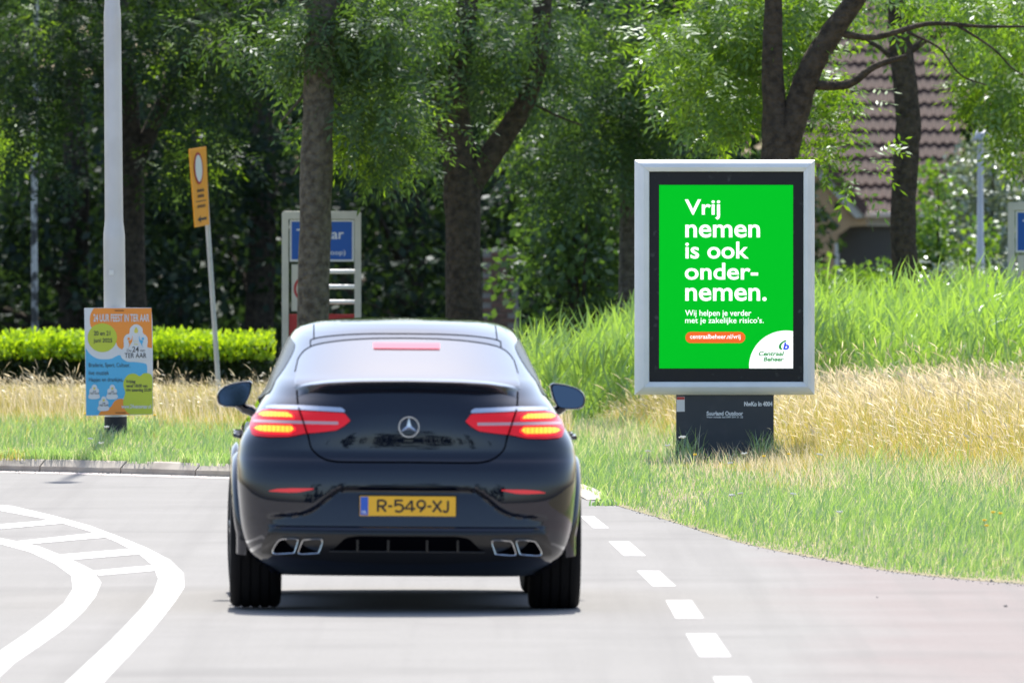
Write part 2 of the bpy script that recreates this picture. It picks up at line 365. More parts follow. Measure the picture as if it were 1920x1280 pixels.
def text_fit(name, s, x0, x1, z0, z1, y, material, parent=None, bold=0.0, shear=0.0, thick=0.0):
    """built-in font lettering, scaled so that its ink fills the rectangle (xz plane, facing -y)"""
    cu = bpy.data.curves.new('t', 'FONT'); cu.body = s; cu.size = 1.0; cu.offset = bold; cu.shear = shear; cu.resolution_u = 4
    o = bpy.data.objects.new('t', cu); sc.collection.objects.link(o)
    me = bpy.data.meshes.new_from_object(o.evaluated_get(bpy.context.evaluated_depsgraph_get()))
    bpy.data.objects.remove(o); bpy.data.curves.remove(cu)
    n = len(me.vertices); co = np.empty(n * 3, np.float32); me.vertices.foreach_get('co', co); co = co.reshape(-1, 3)
    mn, mx = co.min(0), co.max(0); out = np.empty_like(co)
    out[:, 0] = x0 + (co[:, 0] - mn[0]) / (mx[0] - mn[0]) * (x1 - x0)
    out[:, 2] = z0 + (co[:, 1] - mn[1]) / (mx[1] - mn[1]) * (z1 - z0)
    out[:, 1] = y
    me.vertices.foreach_set('co', out.reshape(-1)); me.materials.clear(); me.update(); me.name = name
    return link(name, me, material, parent)

# ------------------------------------------------------------------ ground, road, verge
EX = [-90, -40, -12, -8, -4.13, -2.24, -0.8, 0.2, 0.56, 0.74, 1.08, 1.53, 1.97, 2.39, 3.03, 6, 15, 40, 90]
EY = [121, 119.5, 118, 117.2, 115.4, 113.3, 111, 108.4, 106.6, 104.0, 99.5, 93.3, 89.6, 86.7, 84.5, 79, 72, 62, 52]
y_edge = pchip(EX, EY)
def ground_z(X, Y):
    X = np.asarray(X, float); Y = np.asarray(Y, float)
    d = Y - y_edge(X); left = 1 - sstep(-1.0, 0.9, X)
    z = left * (0.098 + 0.09 * sstep(0.3, 4.5, d)) + (1 - left) * (0.0012 + 0.129 * sstep(0.0, 8.0, d))
    ditch = sstep(-1.5, 0.8, X) * sstep(124, 133, Y)
    low = sstep(150, 200, Y)
    return z - 0.42 * ditch * (1 - low) - 0.9 * low
g = MB(); S = 3000
g.grid([[(x, y, -1.2) for x in (-S, 0, S)] for y in (-S, 0, S)])
tag(g.build('ground', M['land']), kind='structure')

road = MB()
xs = np.concatenate([np.linspace(-90, -8, 15), np.linspace(-7, 6, 60), np.linspace(8, 90, 15)])
road.grid([[(x, -120.0, 0) for x in xs]] + [[(x, -120 + t * (float(y_edge(x)) + 0.05 + 120), 0.0) for x in xs] for t in (0.3, 0.6, 0.8, 0.9, 1.0)])
road_o = tag(road.build('road', M['asphalt']), kind='structure')

vg = MB()
vx = np.concatenate([np.linspace(-120, -9, 24), np.linspace(-8.6, 0.4, 40), np.linspace(0.5, 3.4, 70), np.linspace(3.6, 8, 16), np.linspace(9, 120, 22)])
vd = np.concatenate([[0, 0.1, 0.3, 0.6], np.linspace(1, 8, 10), np.linspace(9, 60, 34), np.linspace(66, 130, 14), [180, 300, 700]])
vg.grid([[(x, float(y_edge(x)) + d, float(ground_z(x, y_edge(x) + d))) for x in vx] for d in vd])
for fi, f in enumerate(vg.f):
    if sum(vg.v[i][1] for i in f) / 4 > 140: vg.m[fi] = 1          # woodland floor, darkened to paint in shade under the park trees
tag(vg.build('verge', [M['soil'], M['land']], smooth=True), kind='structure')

# kerb of concrete stones along the outside of the bend
kerb = tag(empty('kerb', (0, 0, 0)), kind='structure')
kp = []
xx = 0.74
for x in np.arange(0.66, -9.5, -0.02): kp.append((x, float(y_edge(x))))
kp = np.array(kp); seg = np.concatenate([[0], np.cumsum(np.hypot(*np.diff(kp, axis=0).T))])
def kpt(s): return np.array([np.interp(s, seg, kp[:, 0]), np.interp(s, seg, kp[:, 1])])
s0 = 0.0; i = 0
while s0 < seg[-1] - 1:
    a, b = s0 + 0.008, s0 + 0.992
    mb = MB(); rows = []
    for s in np.linspace(a, b, 5):
        p = kpt(s); t = kpt(s + 0.05) - kpt(s - 0.05 if s > 0.05 else 0); t /= np.linalg.norm(t)
        nrm = np.array([t[1], -t[0]]);
        if nrm[1] > 0: nrm = -nrm                      # towards the road
        h = 0.100 * (min(1, 0.10 + s / 3.0)); jz = random.uniform(-.002, .002)
        rows.append([(p[0] + nrm[0] * o, p[1] + nrm[1] * o, zz) for o, zz in ((0.10, -0.03), (0.10, h * 0.45 + jz), (0.045, h * 0.93 + jz), (0.025, h + jz), (-0.07, h + jz), (-0.07, -0.03))])
    mb.grid(rows, flip=True)
    k = len(rows[0]); mb.f.append(tuple(range(k))); mb.m.append(0); mb.f.append(tuple(len(mb.v) - 1 - j for j in range(k))); mb.m.append(0)
    mb.build('kerb_stone', M['kerb'], kerb, smooth=True, angle=20)
    s0 += 1.0
gt = MB()
rowa, rowb = [], []
for s in np.linspace(0.6, seg[-1], 80):
    p = kpt(s); t = kpt(s + .05) - kpt(s - .05); t /= np.linalg.norm(t); nrm = np.array([t[1], -t[0]])
    if nrm[1] > 0: nrm = -nrm
    w = 0.42 * min(1, s / 3)
    rowa.append((p[0] + nrm[0] * 0.06, p[1] + nrm[1] * 0.06, 0.002)); rowb.append((p[0] + nrm[0] * (0.1 + w), p[1] + nrm[1] * (0.1 + w), 0.002))
gt.grid([rowa, rowb])
gut = tag(gt.build('gutter', M['gutter']), kind='structure')

# painted markings (sheets 4 mm above the asphalt)
def mark_strip(name, ea, eb, tail_a=None, tail_b=None, z=0.0015):
    A = [G(*p) for p in ea]; B = [G(*p) for p in eb]
    if tail_a: A += [Vector((*q, 0)) for q in tail_a]; B += [Vector((*q, 0)) for q in tail_b]
    A = open_spline([p[:2] for p in A], 6); B = open_spline([p[:2] for p in B], 6)
    def res(L, n=60):
        L = np.array(L); s = np.concatenate([[0], np.cumsum(np.hypot(*np.diff(L, axis=0).T))]); u = np.linspace(0, s[-1], n)
        return np.stack([np.interp(u, s, L[:, 0]), np.interp(u, s, L[:, 1])], 1)
    A, B = res(A), res(B)
    mb = MB(); mb.grid([[(*p, z) for p in A], [(*p, z) for p in B]], flip=True)
    return mb.build(name, M['paint_white'], road_o)
mark_strip('edge_line', [(-170, 932), (0, 946), (40, 952), (86, 963), (144, 978), (194, 994), (251, 1017.5), (298, 1037), (331, 1059), (345, 1077), (347, 1095), (338, 1113), (316, 1143), (273, 1194), (230, 1240), (192, 1280)],
           [(-170, 940), (0, 957), (40, 963), (97, 975), (124, 981), (178, 999.5), (222, 1017), (264, 1040), (286, 1059), (295, 1072), (296.5, 1089), (284, 1118), (251, 1156), (201, 1208), (160, 1246), (124, 1280)],
           [(-2.02, 55), (-2.02, 30), (-2.02, -60)], [(-2.20, 55), (-2.20, 30), (-2.20, -60)])
mark_strip('edge_line', [(-150, 985), (0, 1007), (34, 1014), (67, 1022), (111, 1040), (138, 1050), (172, 1068), (185, 1080), (189, 1097), (176, 1122), (151, 1151), (108, 1187), (50, 1226), (0, 1266)],
           [(-150, 994), (0, 1017), (25, 1024), (47, 1031), (90, 1050), (124, 1068), (136, 1084), (137.5, 1102), (126, 1124), (97, 1151), (50, 1187), (0, 1221), (-40, 1250), (-60, 1280)],
           [(-2.50, 55), (-2.50, 30), (-2.50, -60)], [(-2.68, 55), (-2.68, 30), (-2.68, -60)])
for q in ([(-60, 989), (0, 983), (97, 975), (122, 981), (0, 992), (-60, 998)], [(34, 1014.5), (178, 999), (201, 1007.5), (56, 1020)],
          [(111, 1040), (244, 1029), (263, 1039), (137, 1049.5)], [(172, 1070.5), (286, 1060), (295, 1069.5), (185, 1079)]):
    mb = MB(); pts = [G(*p) for p in q]; mb.add([(p.x, p.y, 0.0028) for p in pts], [tuple(range(len(pts)))[::-1]]); mb.build('hatch_bar', M['paint_white'], road_o)
dl = [((1088, 967), (1113, 967), (1142, 990), (1112, 990)), ((1141, 1015), (1180, 1015), (1211, 1042), (1170, 1042)), ((1194, 1070), (1236, 1070), (1268, 1099), (1224, 1099)),
      ((1248, 1125), (1297, 1125), (1320, 1159), (1267, 1159)), ((1286, 1188), (1342, 1188), (1371, 1231), (1312, 1231)), ((1337, 1269), (1403, 1269), (1428, 1318), (1362, 1318))]
for q in dl:
    mb = MB(); pts = [G(*p) for p in q]; mb.add([(p.x, p.y, 0.0015) for p in pts], [(3, 2, 1, 0)]); mb.build('lane_dash', M['washed_out_paint'], road_o)
for y in np.arange(58.5, 4, -6.0):
    mb = MB(); mb.add([(0.98, y, .0015), (1.14, y, .0015), (1.14, y + 3, .0015), (0.98, y + 3, .0015)], [(0, 1, 2, 3)]); mb.build('lane_dash', M['washed_out_paint'], road_o)

# ------------------------------------------------------------------ the car
CARX, CARY, YAW, ROLL = -0.602, 80.0, R(1.2), R(0.42)
car = empty('car', (CARX, CARY, 0.0)); car.rotation_euler = (0, ROLL, YAW)
tag(car, 'glossy black coupe SUV seen from behind with glowing tail lights', 'car')
def CR(px, py):
    """rear-fascia pixel -> car (x,z)"""
    py = py - (px - 764) * 0.0073
    return ((px - 764) / 338.6, (1149 - py) / 338.6)
zk = [.20, .26, .32, .40, .50, .60, .70, .78, .83, .86, .90, 1.0, 1.09, 1.13, 1.18, 1.235, 1.27, 1.30, 1.38, 1.46, 1.52, 1.57, 1.60, 1.612]
f_yr = pchip(zk, [-.70, -.81, -.865, -.893, -.904, -.906, -.902, -.890, -.870, -.848, -.836, -.830, -.815, -.803, -.785, -.758, -.700, -.60, -.345, -.08, .125, .315, .53, .85])
f_yf = pchip(zk, [3.42, 3.52, 3.62, 3.70, 3.76, 3.77, 3.75, 3.70, 3.64, 3.60, 3.50, 3.05, 2.62, 2.45, 2.33, 2.22, 2.15, 2.10, 1.95, 1.78, 1.64, 1.50, 1.37, 1.25])
f_w = pchip([.20, .26, .32, .40, .50, .60, .74, .84, .90, .95, 1.0, 1.04, 1.10, 1.155, 1.20, 1.30, 1.38, 1.444, 1.52, 1.556, 1.585, 1.60, 1.612],
            [.74, .82, .875, .905, .925, .935, .943, .943, .937, .924, .900, .873, .843, .812, .782, .742, .706, .678, .637, .598, .52, .42, .20])
f_L = pchip([.2, .9, 1.05, 1.25, 1.40, 1.55, 1.612], [.46, .50, .62, 1.15, 1.25, 1.05, .5])
f_n = pchip([.2, .9, 1.1, 1.3, 1.5, 1.612], [3.4, 3.2, 3.0, 2.7, 2.5, 2.0])
REC = pchip([0, .34, .37, .43, .52, .585, .70, .80, .90], [.685, .685, .68, .645, .575, .548, .535, .53, .52])
def disp(x, z):
    ax = np.abs(x)
    rec = sstep(-.012, .012, REC(ax) - z) * sstep(.470, .478, z) * (1 - sstep(.70, .80, ax)) * (0.012 + 0.20 * np.clip(z - .47, 0, .24))
    low = sstep(0.0, 0.02, .462 - z) * (1 - sstep(.74, .80, ax)) * -0.012
    waist = sstep(.80, .86, z) * (1 - sstep(.862, .88, z)) * 0.0
    return rec + low + waist
def surf_y(x, z):
    w = f_w(z); u = np.clip(np.abs(x) / w, 0, 1); n = f_n(z)
    return f_yr(z) + f_L(z) * (1 - (1 - u ** n) ** (1 / n)) + disp(x, z)
def surf_n(x, z):
    e = 2e-3
    gx = (surf_y(x + e, z) - surf_y(x - e, z)) / (2 * e); gz = (surf_y(x, z + e) - surf_y(x, z - e)) / (2 * e)
    v = np.array([float(gx), -1.0, float(gz)]); return v / np.linalg.norm(v)
def side_x(y, z):
    w, n = float(f_w(z)), float(f_n(z)); yr, yf, L = float(f_yr(z)), float(f_yf(z)), float(f_L(z))
    Lf = front_L(z)
    if y < yr + L: t = 1 - max(0, (y - yr) / L)
    elif y > yf - Lf: t = 1 - max(0, (yf - y) / Lf)
    else: t = 0
    t = min(1, max(0, t)); return w * (1 - t ** n) ** (1 / n)
def front_L(z): return min(1.0 if z < 1.1 else 0.9, 0.9 * (float(f_yf(z)) - float(f_yr(z)) - float(f_L(z))))

NZ, NRr, NF = 170, 96, 30
zlev = np.unique(np.concatenate([np.linspace(.20, 1.50, 140), np.linspace(1.50, 1.6, 34), np.linspace(1.6, 1.612, 8)]))
rings = []
for z in zlev:
    w, n = float(f_w(z)), float(f_n(z)); yr, yf, L = float(f_yr(z)), float(f_yf(z)), float(f_L(z)); Lf = front_L(z)
    th = np.linspace(0, math.pi / 2, 400)
    u = np.sin(th) ** (2 / n); cx = w * u; cy = yr + L * (1 - np.cos(th) ** (2 / n)); cy = cy + disp(cx, z) * (1 - sstep(.9, 1, u))
    s = np.concatenate([[0], np.cumsum(np.hypot(np.diff(cx), np.diff(cy)))]); q = np.linspace(0, s[-1], NRr)
    rx, ry = np.interp(q, s, cx), np.interp(q, s, cy)
    m_ = 3.0
    th = np.linspace(math.pi / 2, 0, 400); cx2 = w * np.sin(th) ** (2 / m_); cy2 = yf - Lf * (1 - np.cos(th) ** (2 / m_))
    cx2 = np.concatenate([np.full(60, w), cx2]); cy2 = np.concatenate([np.linspace(yr + L, yf - Lf, 60), cy2])
    s = np.concatenate([[0], np.cumsum(np.hypot(np.diff(cx2), np.diff(cy2)))]); q = np.linspace(0, s[-1], NF + 1)
    fx, fy = np.interp(q, s, cx2)[1:], np.interp(q, s, cy2)[1:]
    hx = np.concatenate([rx, fx]); hy = np.concatenate([ry, fy])            # centre rear -> centre front, right side
    ring = [(hx[i], hy[i], z) for i in range(len(hx))] + [(-hx[i], hy[i], z) for i in range(len(hx) - 2, 0, -1)]
    rings.append(ring)
nr = len(rings[0]); body = MB()
body.v = [p for r_ in rings for p in r_]
for i in range(len(rings) - 1):
    for j in range(nr):
        body.f.append((i * nr + j, i * nr + (j + 1) % nr, (i + 1) * nr + (j + 1) % nr, (i + 1) * nr + j)); body.m.append(0)
body.f.append(tuple(range(nr))[::-1]); body.m.append(0)
body.f.append(tuple((len(rings) - 1) * nr + j for j in range(nr))); body.m.append(0)
body_o = body.build('body', [M['car_paint'], M['car_plastic']], None, smooth=False)
# wheel arches cut out of the shell
cut = MB()
for y in (0.0, 2.873):
    for sgn in (-1, 1):
        a, b = sorted((sgn * 0.60, sgn * 1.10)); cut.lathe([(0.425, a), (0.425, b)], 48, 'x', 1, c=(0, y, 0.375))
        cut.box(a + .001, b - .001, y - .424, y + .424, 0.05, 0.375, 1)
bmc = bmesh.new()
cut_o = cut.build('cutter', [M['car_paint'], M['car_plastic']])
bmc.from_mesh(cut_o.data); bmesh.ops.recalc_face_normals(bmc, faces=bmc.faces); bmc.to_mesh(cut_o.data); bmc.free()
md = body_o.modifiers.new('arch', 'BOOLEAN'); md.operation = 'DIFFERENCE'; md.object = cut_o; md.solver = 'EXACT'; md.use_self = True
dg = bpy.context.evaluated_depsgraph_get()
me2 = bpy.data.meshes.new_from_object(body_o.evaluated_get(dg)); me2.name = 'body'
body_o.modifiers.clear(); old = body_o.data; body_o.data = me2; bpy.data.meshes.remove(old); bpy.data.objects.remove(cut_o)
me2.polygons.foreach_set('use_smooth', [True] * len(me2.polygons)); me2.set_sharp_from_angle(angle=R(40))
body_o.parent = car

def patch(name, xs_, zb, zt, off, material, parent, nz=8, skirt=0.012, smooth=True):
    """panel lying on the rear fascia between two curves zb(x), zt(x)"""
    mb = MB(); rows = []
    for j in range(nz + 1):
        row = []
        for x in xs_:
            b, t = float(zb(x)), float(zt(x)); z = b + (t - b) * j / nz
            nn = surf_n(x, z); y = float(surf_y(x, z)); row.append((x + nn[0] * off, y + nn[1] * off, z + nn[2] * off))
        rows.append(row)
    mb.grid(rows)
    if skirt:
        ring = [rows[0][i] for i in range(len(xs_))] + [rows[j][-1] for j in range(1, nz + 1)] + [rows[-1][i] for i in range(len(xs_) - 2, -1, -1)] + [rows[j][0] for j in range(nz - 1, 0, -1)]
        k = len(ring); cx_ = sum(p[0] for p in ring) / k; cz_ = sum(p[2] for p in ring) / k
        inner = [(p[0], p[1] + skirt, p[2]) for p in ring]
        mb.add(ring + inner, [(i, i + k, (i + 1) % k + k, (i + 1) % k) for i in range(k)])
    return mb.build(name, material, parent, smooth=smooth, angle=50)
def lin(pts):
    pts = sorted(pts); a = np.array(pts); return lambda x: np.interp(x, a[:, 0], a[:, 1])
def ribbon(name, pts, width, off, material, parent):
    """thin line following the fascia through car (x,z) points"""
    pts = [np.array(p) for p in pts]; mb = MB(); A, B = [], []
    for i, p in enumerate(pts):
        t = pts[min(i + 1, len(pts) - 1)] - pts[max(i - 1, 0)]; t = t / (np.linalg.norm(t) + 1e-9); nn = np.array([-t[1], t[0]]) * width / 2
        for q, Lst in ((p + nn, A), (p - nn, B)):
            nv = surf_n(q[0], q[1]); y = float(surf_y(q[0], q[1])); Lst.append((q[0] + nv[0] * off, y + nv[1] * off, q[1] + nv[2] * off))
    mb.grid([A, B]); return mb.build(name, material, parent)

# rear window: bottom behind the spoiler, arched top, rounded sides
def cz(py, y):                       # height of a centre-line pixel at depth y of the car
    Yw = CARY + y; return CAMH - (py - HORY) * Yw / FPX
gx = np.concatenate([np.linspace(-.625, -.5, 14), np.linspace(-.46, .46, 30), np.linspace(.5, .625, 14)])
gtop = pchip([0, .15, .30, .42, .50, .56, .60, .618, .626], [1.503, 1.501, 1.493, 1.479, 1.463, 1.435, 1.390, 1.345, 1.270])
gbot = pchip([0, .45, .58, .626], [1.262, 1.258, 1.252, 1.248])
win = patch('rear_window', gx, lambda x: gbot(abs(x)), lambda x: gtop(abs(x)), 0.004, M['car_glass'], car, nz=16, skirt=0.0)
ribbon('window_seal', [(x, float(gtop(abs(x))) + .002) for x in np.linspace(-.622, .622, 70)], 0.006, 0.0045, M['gap'], win)
patch('high_brake_lamp', np.linspace(-.185, .185, 16), lambda x: 1.446, lambda x: 1.474, 0.010, M['brake_strip'], car, nz=10, skirt=0)
# roof and tailgate joints
gtop2 = lambda x: float(gtop(min(abs(x), .54))) + 0.030 + 0.012 * (abs(x) / .55) ** 2
ribbon('roof_joint', [(x, gtop2(x)) for x in np.linspace(-.535, .535, 50)], 0.005, 0.0012, M['gap'], car)
for sg in (-1, 1):
    ribbon('roof_joint', [(sg * .535, z) for z in np.linspace(gtop2(.535) , float(gtop(.535)) + .004, 6)], 0.006, 0.0012, M['gap'], car)
    ribbon('roof_joint', [(sg * (.513 + .02 * (1.60 - z)), z) for z in np.linspace(1.575, gtop2(.52) , 10)], 0.006, 0.0012, M['gap'], car)
    lid = [(556, 733), (558.6, 762), (567.7, 787.5), (576.5, 815), (582, 837), (590, 848), (603, 858), (619, 863.5), (650, 866), (766, 866.5)]
    lid = [tuple(p) for p in open_spline([CR(*p) for p in lid], 5)]
    ribbon('tailgate_joint', [(sg * -p[0] if sg > 0 else p[0], p[1]) for p in lid], 0.009, 0.0015, M['gap'], car)
# spoiler lip on the tailgate
sp = MB(); rows = [[] for _ in range(9)]
zl = pchip([0, .25, .42, .52, .58, .63], [1.281, 1.277, 1.268, 1.255, 1.243, 1.226]); ext = pchip([0, .40, .55, .63], [.066, .060, .038, .004])
for x in np.linspace(-.63, .63, 71):
    a = abs(x); z1 = float(zl(a)); e = float(ext(a)); zt_ = z1 + .012; y_t = float(surf_y(x, zt_)); zb_ = z1 - .042; y_b = float(surf_y(x, zb_))
    yl = float(surf_y(x, 1.235)) - e
    prof_ = [(y_t + .03, zt_ + .010), (y_t - .003, zt_ + .003), (.5 * (y_t + yl), z1 + .010), (yl + .012, z1 + .006), (yl, z1 + .001), (yl + .002, z1 - .007), (.6 * yl + .4 * y_b, z1 - .022), (y_b - .002, zb_), (y_b + .02, zb_ - .01)]
    for k, (yy, zz) in enumerate(prof_): rows[k].append((x, yy, zz))
sp.grid(rows, flip=True); sp.build('spoiler', M['car_paint'], car, smooth=True, angle=60)

# tail lights
for sg in (-1, 1):
    def C2(pts): return [((p[0]) * (-sg), p[1]) for p in (CR(*q) for q in pts)]
    def xr(a, b, n): return np.linspace(a, b, n)
    top = C2([(470, 800), (473, 789), (478, 782), (486, 776), (504, 771.5), (560, 772), (646, 776), (656, 789)])
    bot = C2([(470, 806), (473, 816), (477, 819), (505, 821), (541, 820), (572, 813.5), (600, 811), (631, 807), (645, 799), (656, 790)])
    lo, hi = min(p[0] for p in top + bot), max(p[0] for p in top + bot)
    lens = patch('tail_light', xr(lo, hi, 44), lin(bot), lin(top), 0.010, M['lamp_red'], car, nz=10, skirt=0.02)
    st_t = C2([(500, 766), (510, 763.5), (560, 763), (640, 766), (646, 770)]); st_b = C2([(500, 770), (560, 771), (646, 774.5)])
    lo2, hi2 = min(p[0] for p in st_t), max(p[0] for p in st_t)
    patch('chrome_strip', xr(lo2, hi2, 24), lin(st_b), lin(st_t), 0.012, M['satin'], lens, nz=3, skirt=0.01)
    bt = C2([(477, 790.5), (634, 791.5)]); bb = C2([(477, 796), (634, 797)])
    patch('light_bar', xr(min(bt)[0], max(bt)[0], 24), lin(bb), lin(bt), 0.0125, M['lamp_bar'], lens, nz=2, skirt=0)
    for (t_, b_, ) in (([(486, 781), (492, 776), (500, 775), (540, 775.5), (548, 780), (550, 784)], [(486, 782), (495, 785.5), (550, 786)]),
                       ([(478, 806), (485, 801), (500, 800), (548, 800), (552, 806)], [(478, 807), (486, 811.5), (500, 813), (545, 813), (552, 807)])):
        t2, b2 = C2(t_), C2(b_); l3, h3 = min(p[0] for p in t2), max(p[0] for p in t2)
        ext_t = [(p[0], p[1] + .006) for p in t2]; ext_b = [(p[0], p[1] - .006) for p in b2]
        patch('light_guide', xr(l3 - .008, h3 + .008, 20), lin(ext_b), lin(ext_t), 0.0125, M['lamp_red_hot'], lens, nz=3, skirt=0)
        n_led = 9; w_ = (h3 - l3) / n_led
        for k in range(n_led):
            a = l3 + k * w_
            patch('led', xr(a + w_ * .06, a + w_ * .94, 4), lin([(p[0], p[1] + .0035) for p in b2]), lin([(p[0], p[1] - .0035) for p in t2]), 0.014, M['led'], lens, nz=2, skirt=0)
    seam = [tuple(p) for p in C2([(561, 768), (567.7, 787.5), (576.5, 815)])]
    ribbon('light_joint', open_spline(seam, 6), 0.008, 0.0155, M['gap'], lens)
    rt = C2([(505.5, 920), (520, 916.5), (545, 915), (588, 915)]); rb = C2([(505.5, 921), (540, 923), (560, 922.5), (588, 917)])
    patch('reflector', xr(min(rt)[0], max(rt)[0], 14), lin(rb), lin(rt), 0.006, M['reflector'], car, nz=2, skirt=0.01)

# star emblem
star = MB(); cx0, cz0 = CR(768.5, 800.5); cx0 = 0.006; ys = float(surf_y(0, cz0 - .06)) - 0.010; rO = 20.2 / 338.6
n = 40
for k in range(n):
    t0, t1 = 2 * math.pi * k / n, 2 * math.pi * (k + 1) / n; prof_ = [(rO, .008), (rO - .002, 0), (rO - .007, 0), (rO - .009, .008)]
    pa = [(cx0 + r_ * math.cos(t0), ys + d, cz0 + r_ * math.sin(t0)) for r_, d in prof_]; pb = [(cx0 + r_ * math.cos(t1), ys + d, cz0 + r_ * math.sin(t1)) for r_, d in prof_]
    star.add(pa + pb, [(i_, i_ + 4, i_ + 5, i_ + 1) for i_ in range(3)])
em = star.build('star_emblem', M['satin'], car, smooth=True, angle=50)
st = MB()
for k in range(3):
    t = math.pi / 2 + k * 2 * math.pi / 3
    tip = (cx0 + (rO - .006) * math.cos(t), ys + .004, cz0 + (rO - .006) * math.sin(t))
    l = (cx0 + .0135 * math.cos(t + math.pi / 3), ys + .006, cz0 + .0135 * math.sin(t + math.pi / 3)); r_ = (cx0 + .0135 * math.cos(t - math.pi / 3), ys + .006, cz0 + .0135 * math.sin(t - math.pi / 3))
    st.add([tip, l, r_, (cx0, ys - .004, cz0)], [(0, 3, 1), (0, 2, 3)])
st.build('star', M['satin'], em)

# number plate
pz0, pz1 = (1149 - 967.3) / 338.6, (1149 - 929.7) / 338.6; px0, px1 = -.264, .268; yp = float(surf_y(0, .6)) - .012
pl = MB(); pl.slab([(px0, pz0), (px1, pz0), (px1, pz1), (px0, pz1)], yp, yp + .02); plate = pl.build('number_plate', M['plate'], car, bevel=.003)
mb = MB(); mb.sheet([(px0 + .004, pz0 + .005), (px0 + .047, pz0 + .005), (px0 + .047, pz1 - .005), (px0 + .004, pz1 - .005)], yp - .0012); mb.build('blue_band', M['plate_blue'], plate)
text_fit('lettering', 'NL', px0 + .012, px0 + .038, pz0 + .014, pz0 + .030, yp - .0022, M['white_letter'], plate, bold=.02)
def stroke_glyph(name, strokes, x0, x1, z0, z1, y, w, material, parent):
    """one character: polylines in a unit box drawn as mitred ribbons"""
    mb = MB()
    for q, st_ in enumerate(strokes):
        pts = [np.array((x0 + u * (x1 - x0), z0 + v * (z1 - z0))) for u, v in st_]; A, B = [], []
        for k in range(len(pts)):
            a = pts[k] - pts[k - 1] if k else pts[1] - pts[0]; b = pts[k + 1] - pts[k] if k < len(pts) - 1 else a
            a, b = a / np.linalg.norm(a), b / np.linalg.norm(b); t = a + b; t = t / (np.linalg.norm(t) + 1e-9); nn = np.array([-t[1], t[0]]); m = min(1.8, 1 / max(.3, abs(nn @ np.array([-a[1], a[0]]))))
            A.append((pts[k][0] + nn[0] * w / 2 * m, y - q * .0002, pts[k][1] + nn[1] * w / 2 * m)); B.append((pts[k][0] - nn[0] * w / 2 * m, y - q * .0002, pts[k][1] - nn[1] * w / 2 * m))
        mb.grid([A, B])
    return mb.build(name, material, parent)
def arc_(cx, cy, rx, ry, a0, a1, n=10): return [(cx + rx * math.cos(R(a)), cy + ry * math.sin(R(a))) for a in np.linspace(a0, a1, n)]
GLY = {'R': [[(0.06, 0), (0.06, 1)], [(0, 1)] + arc_(.5, .74, .44, .26, 90, -90) + [(.06, .48)], [(.45, .48), (.95, 0)]],
       '-': [[(0, .48), (1, .48)]], '5': [[(.92, 1), (.14, 1), (.10, .56)] + arc_(.48, .33, .48, .33, 130, -140, 14)],
       '4': [[(.68, 0), (.68, 1)], [(.66, 1), (.02, .28), (1, .28)]], '9': [arc_(.5, .67, .44, .33, 0, 360, 20), [(.94, .67), (.86, .42), (.35, 0)]],
       'X': [[(0, 0), (1, 1)], [(0, 1), (1, 0)]], 'J': [[(.85, 1), (.85, .3)] + arc_(.45, .3, .40, .30, -15, -150, 10)]}
for ch, u0, u1 in (('R', 0, .125), ('-', .15, .205), ('5', .235, .365), ('4', .385, .53), ('9', .55, .675), ('-', .70, .755), ('X', .775, .895), ('J', .915, 1.0)):
    stroke_glyph('lettering', GLY[ch], -.166 + u0 * .396, -.166 + u1 * .396, pz0 + .025, pz1 - .024, yp - .0014, .0115, M['ink'], plate)
mb = MB(); mb.slab([(px0 - .006, pz0 - .007), (px1 + .006, pz0 - .007), (px1 + .006, pz1 + .007), (px0 - .006, pz1 + .007)], yp + .004, yp + .03); mb.build('plate_holder', M['car_plastic'], plate)

# diffuser, grille slots, exhaust tips
df = MB(); rows = []
for z, o in ((.472, .004), (.462, .010), (.455, .012)):
    rows.append([(x, float(surf_y(x, z)) - o, z) for x in np.linspace(-.70, .70, 40)])
df.grid(rows, flip=False); df.build('diffuser_lip', M['car_paint'], car, smooth=True)
dpf = lin([(-.80, .375), (-.785, .41), (-.76, .45), (-.72, .466), (-.35, .462), (.35, .462), (.72, .466), (.76, .45), (.785, .41), (.80, .375)])
patch('diffuser_panel', np.linspace(-.80, .80, 60), lambda x: .275 + .05 * (abs(x) / .8) ** 2, dpf, .006, M['car_trim'], car, nz=10, skirt=.01)
gb, gtp = lin([(-.415, .345), (0, .343), (.415, .345)]), lin([(-.415, .347), (-.34, .418), (-.27, .428), (.27, .428), (.34, .418), (.415, .347)])
gr = patch('lower_grille', np.linspace(-.415, .415, 40), gb, gtp, .010, M['gap'], car, nz=5, skirt=0)
for x in (-.275, -.105, .11, .28):
    mb = MB(); y = float(surf_y(x, .385)) - .014; mb.box(x - .006, x + .006, y, y + .01, .343, .428); mb.build('grille_bar', M['car_trim'], gr)
mb = MB(); y = float(surf_y(0, .34)) - .018; mb.slab([(-.43, .335), (.43, .335), (.43, .344), (-.43, .344)], y, y + .02); mb.build('grille_bar', M['car_trim'], gr, bevel=.003)
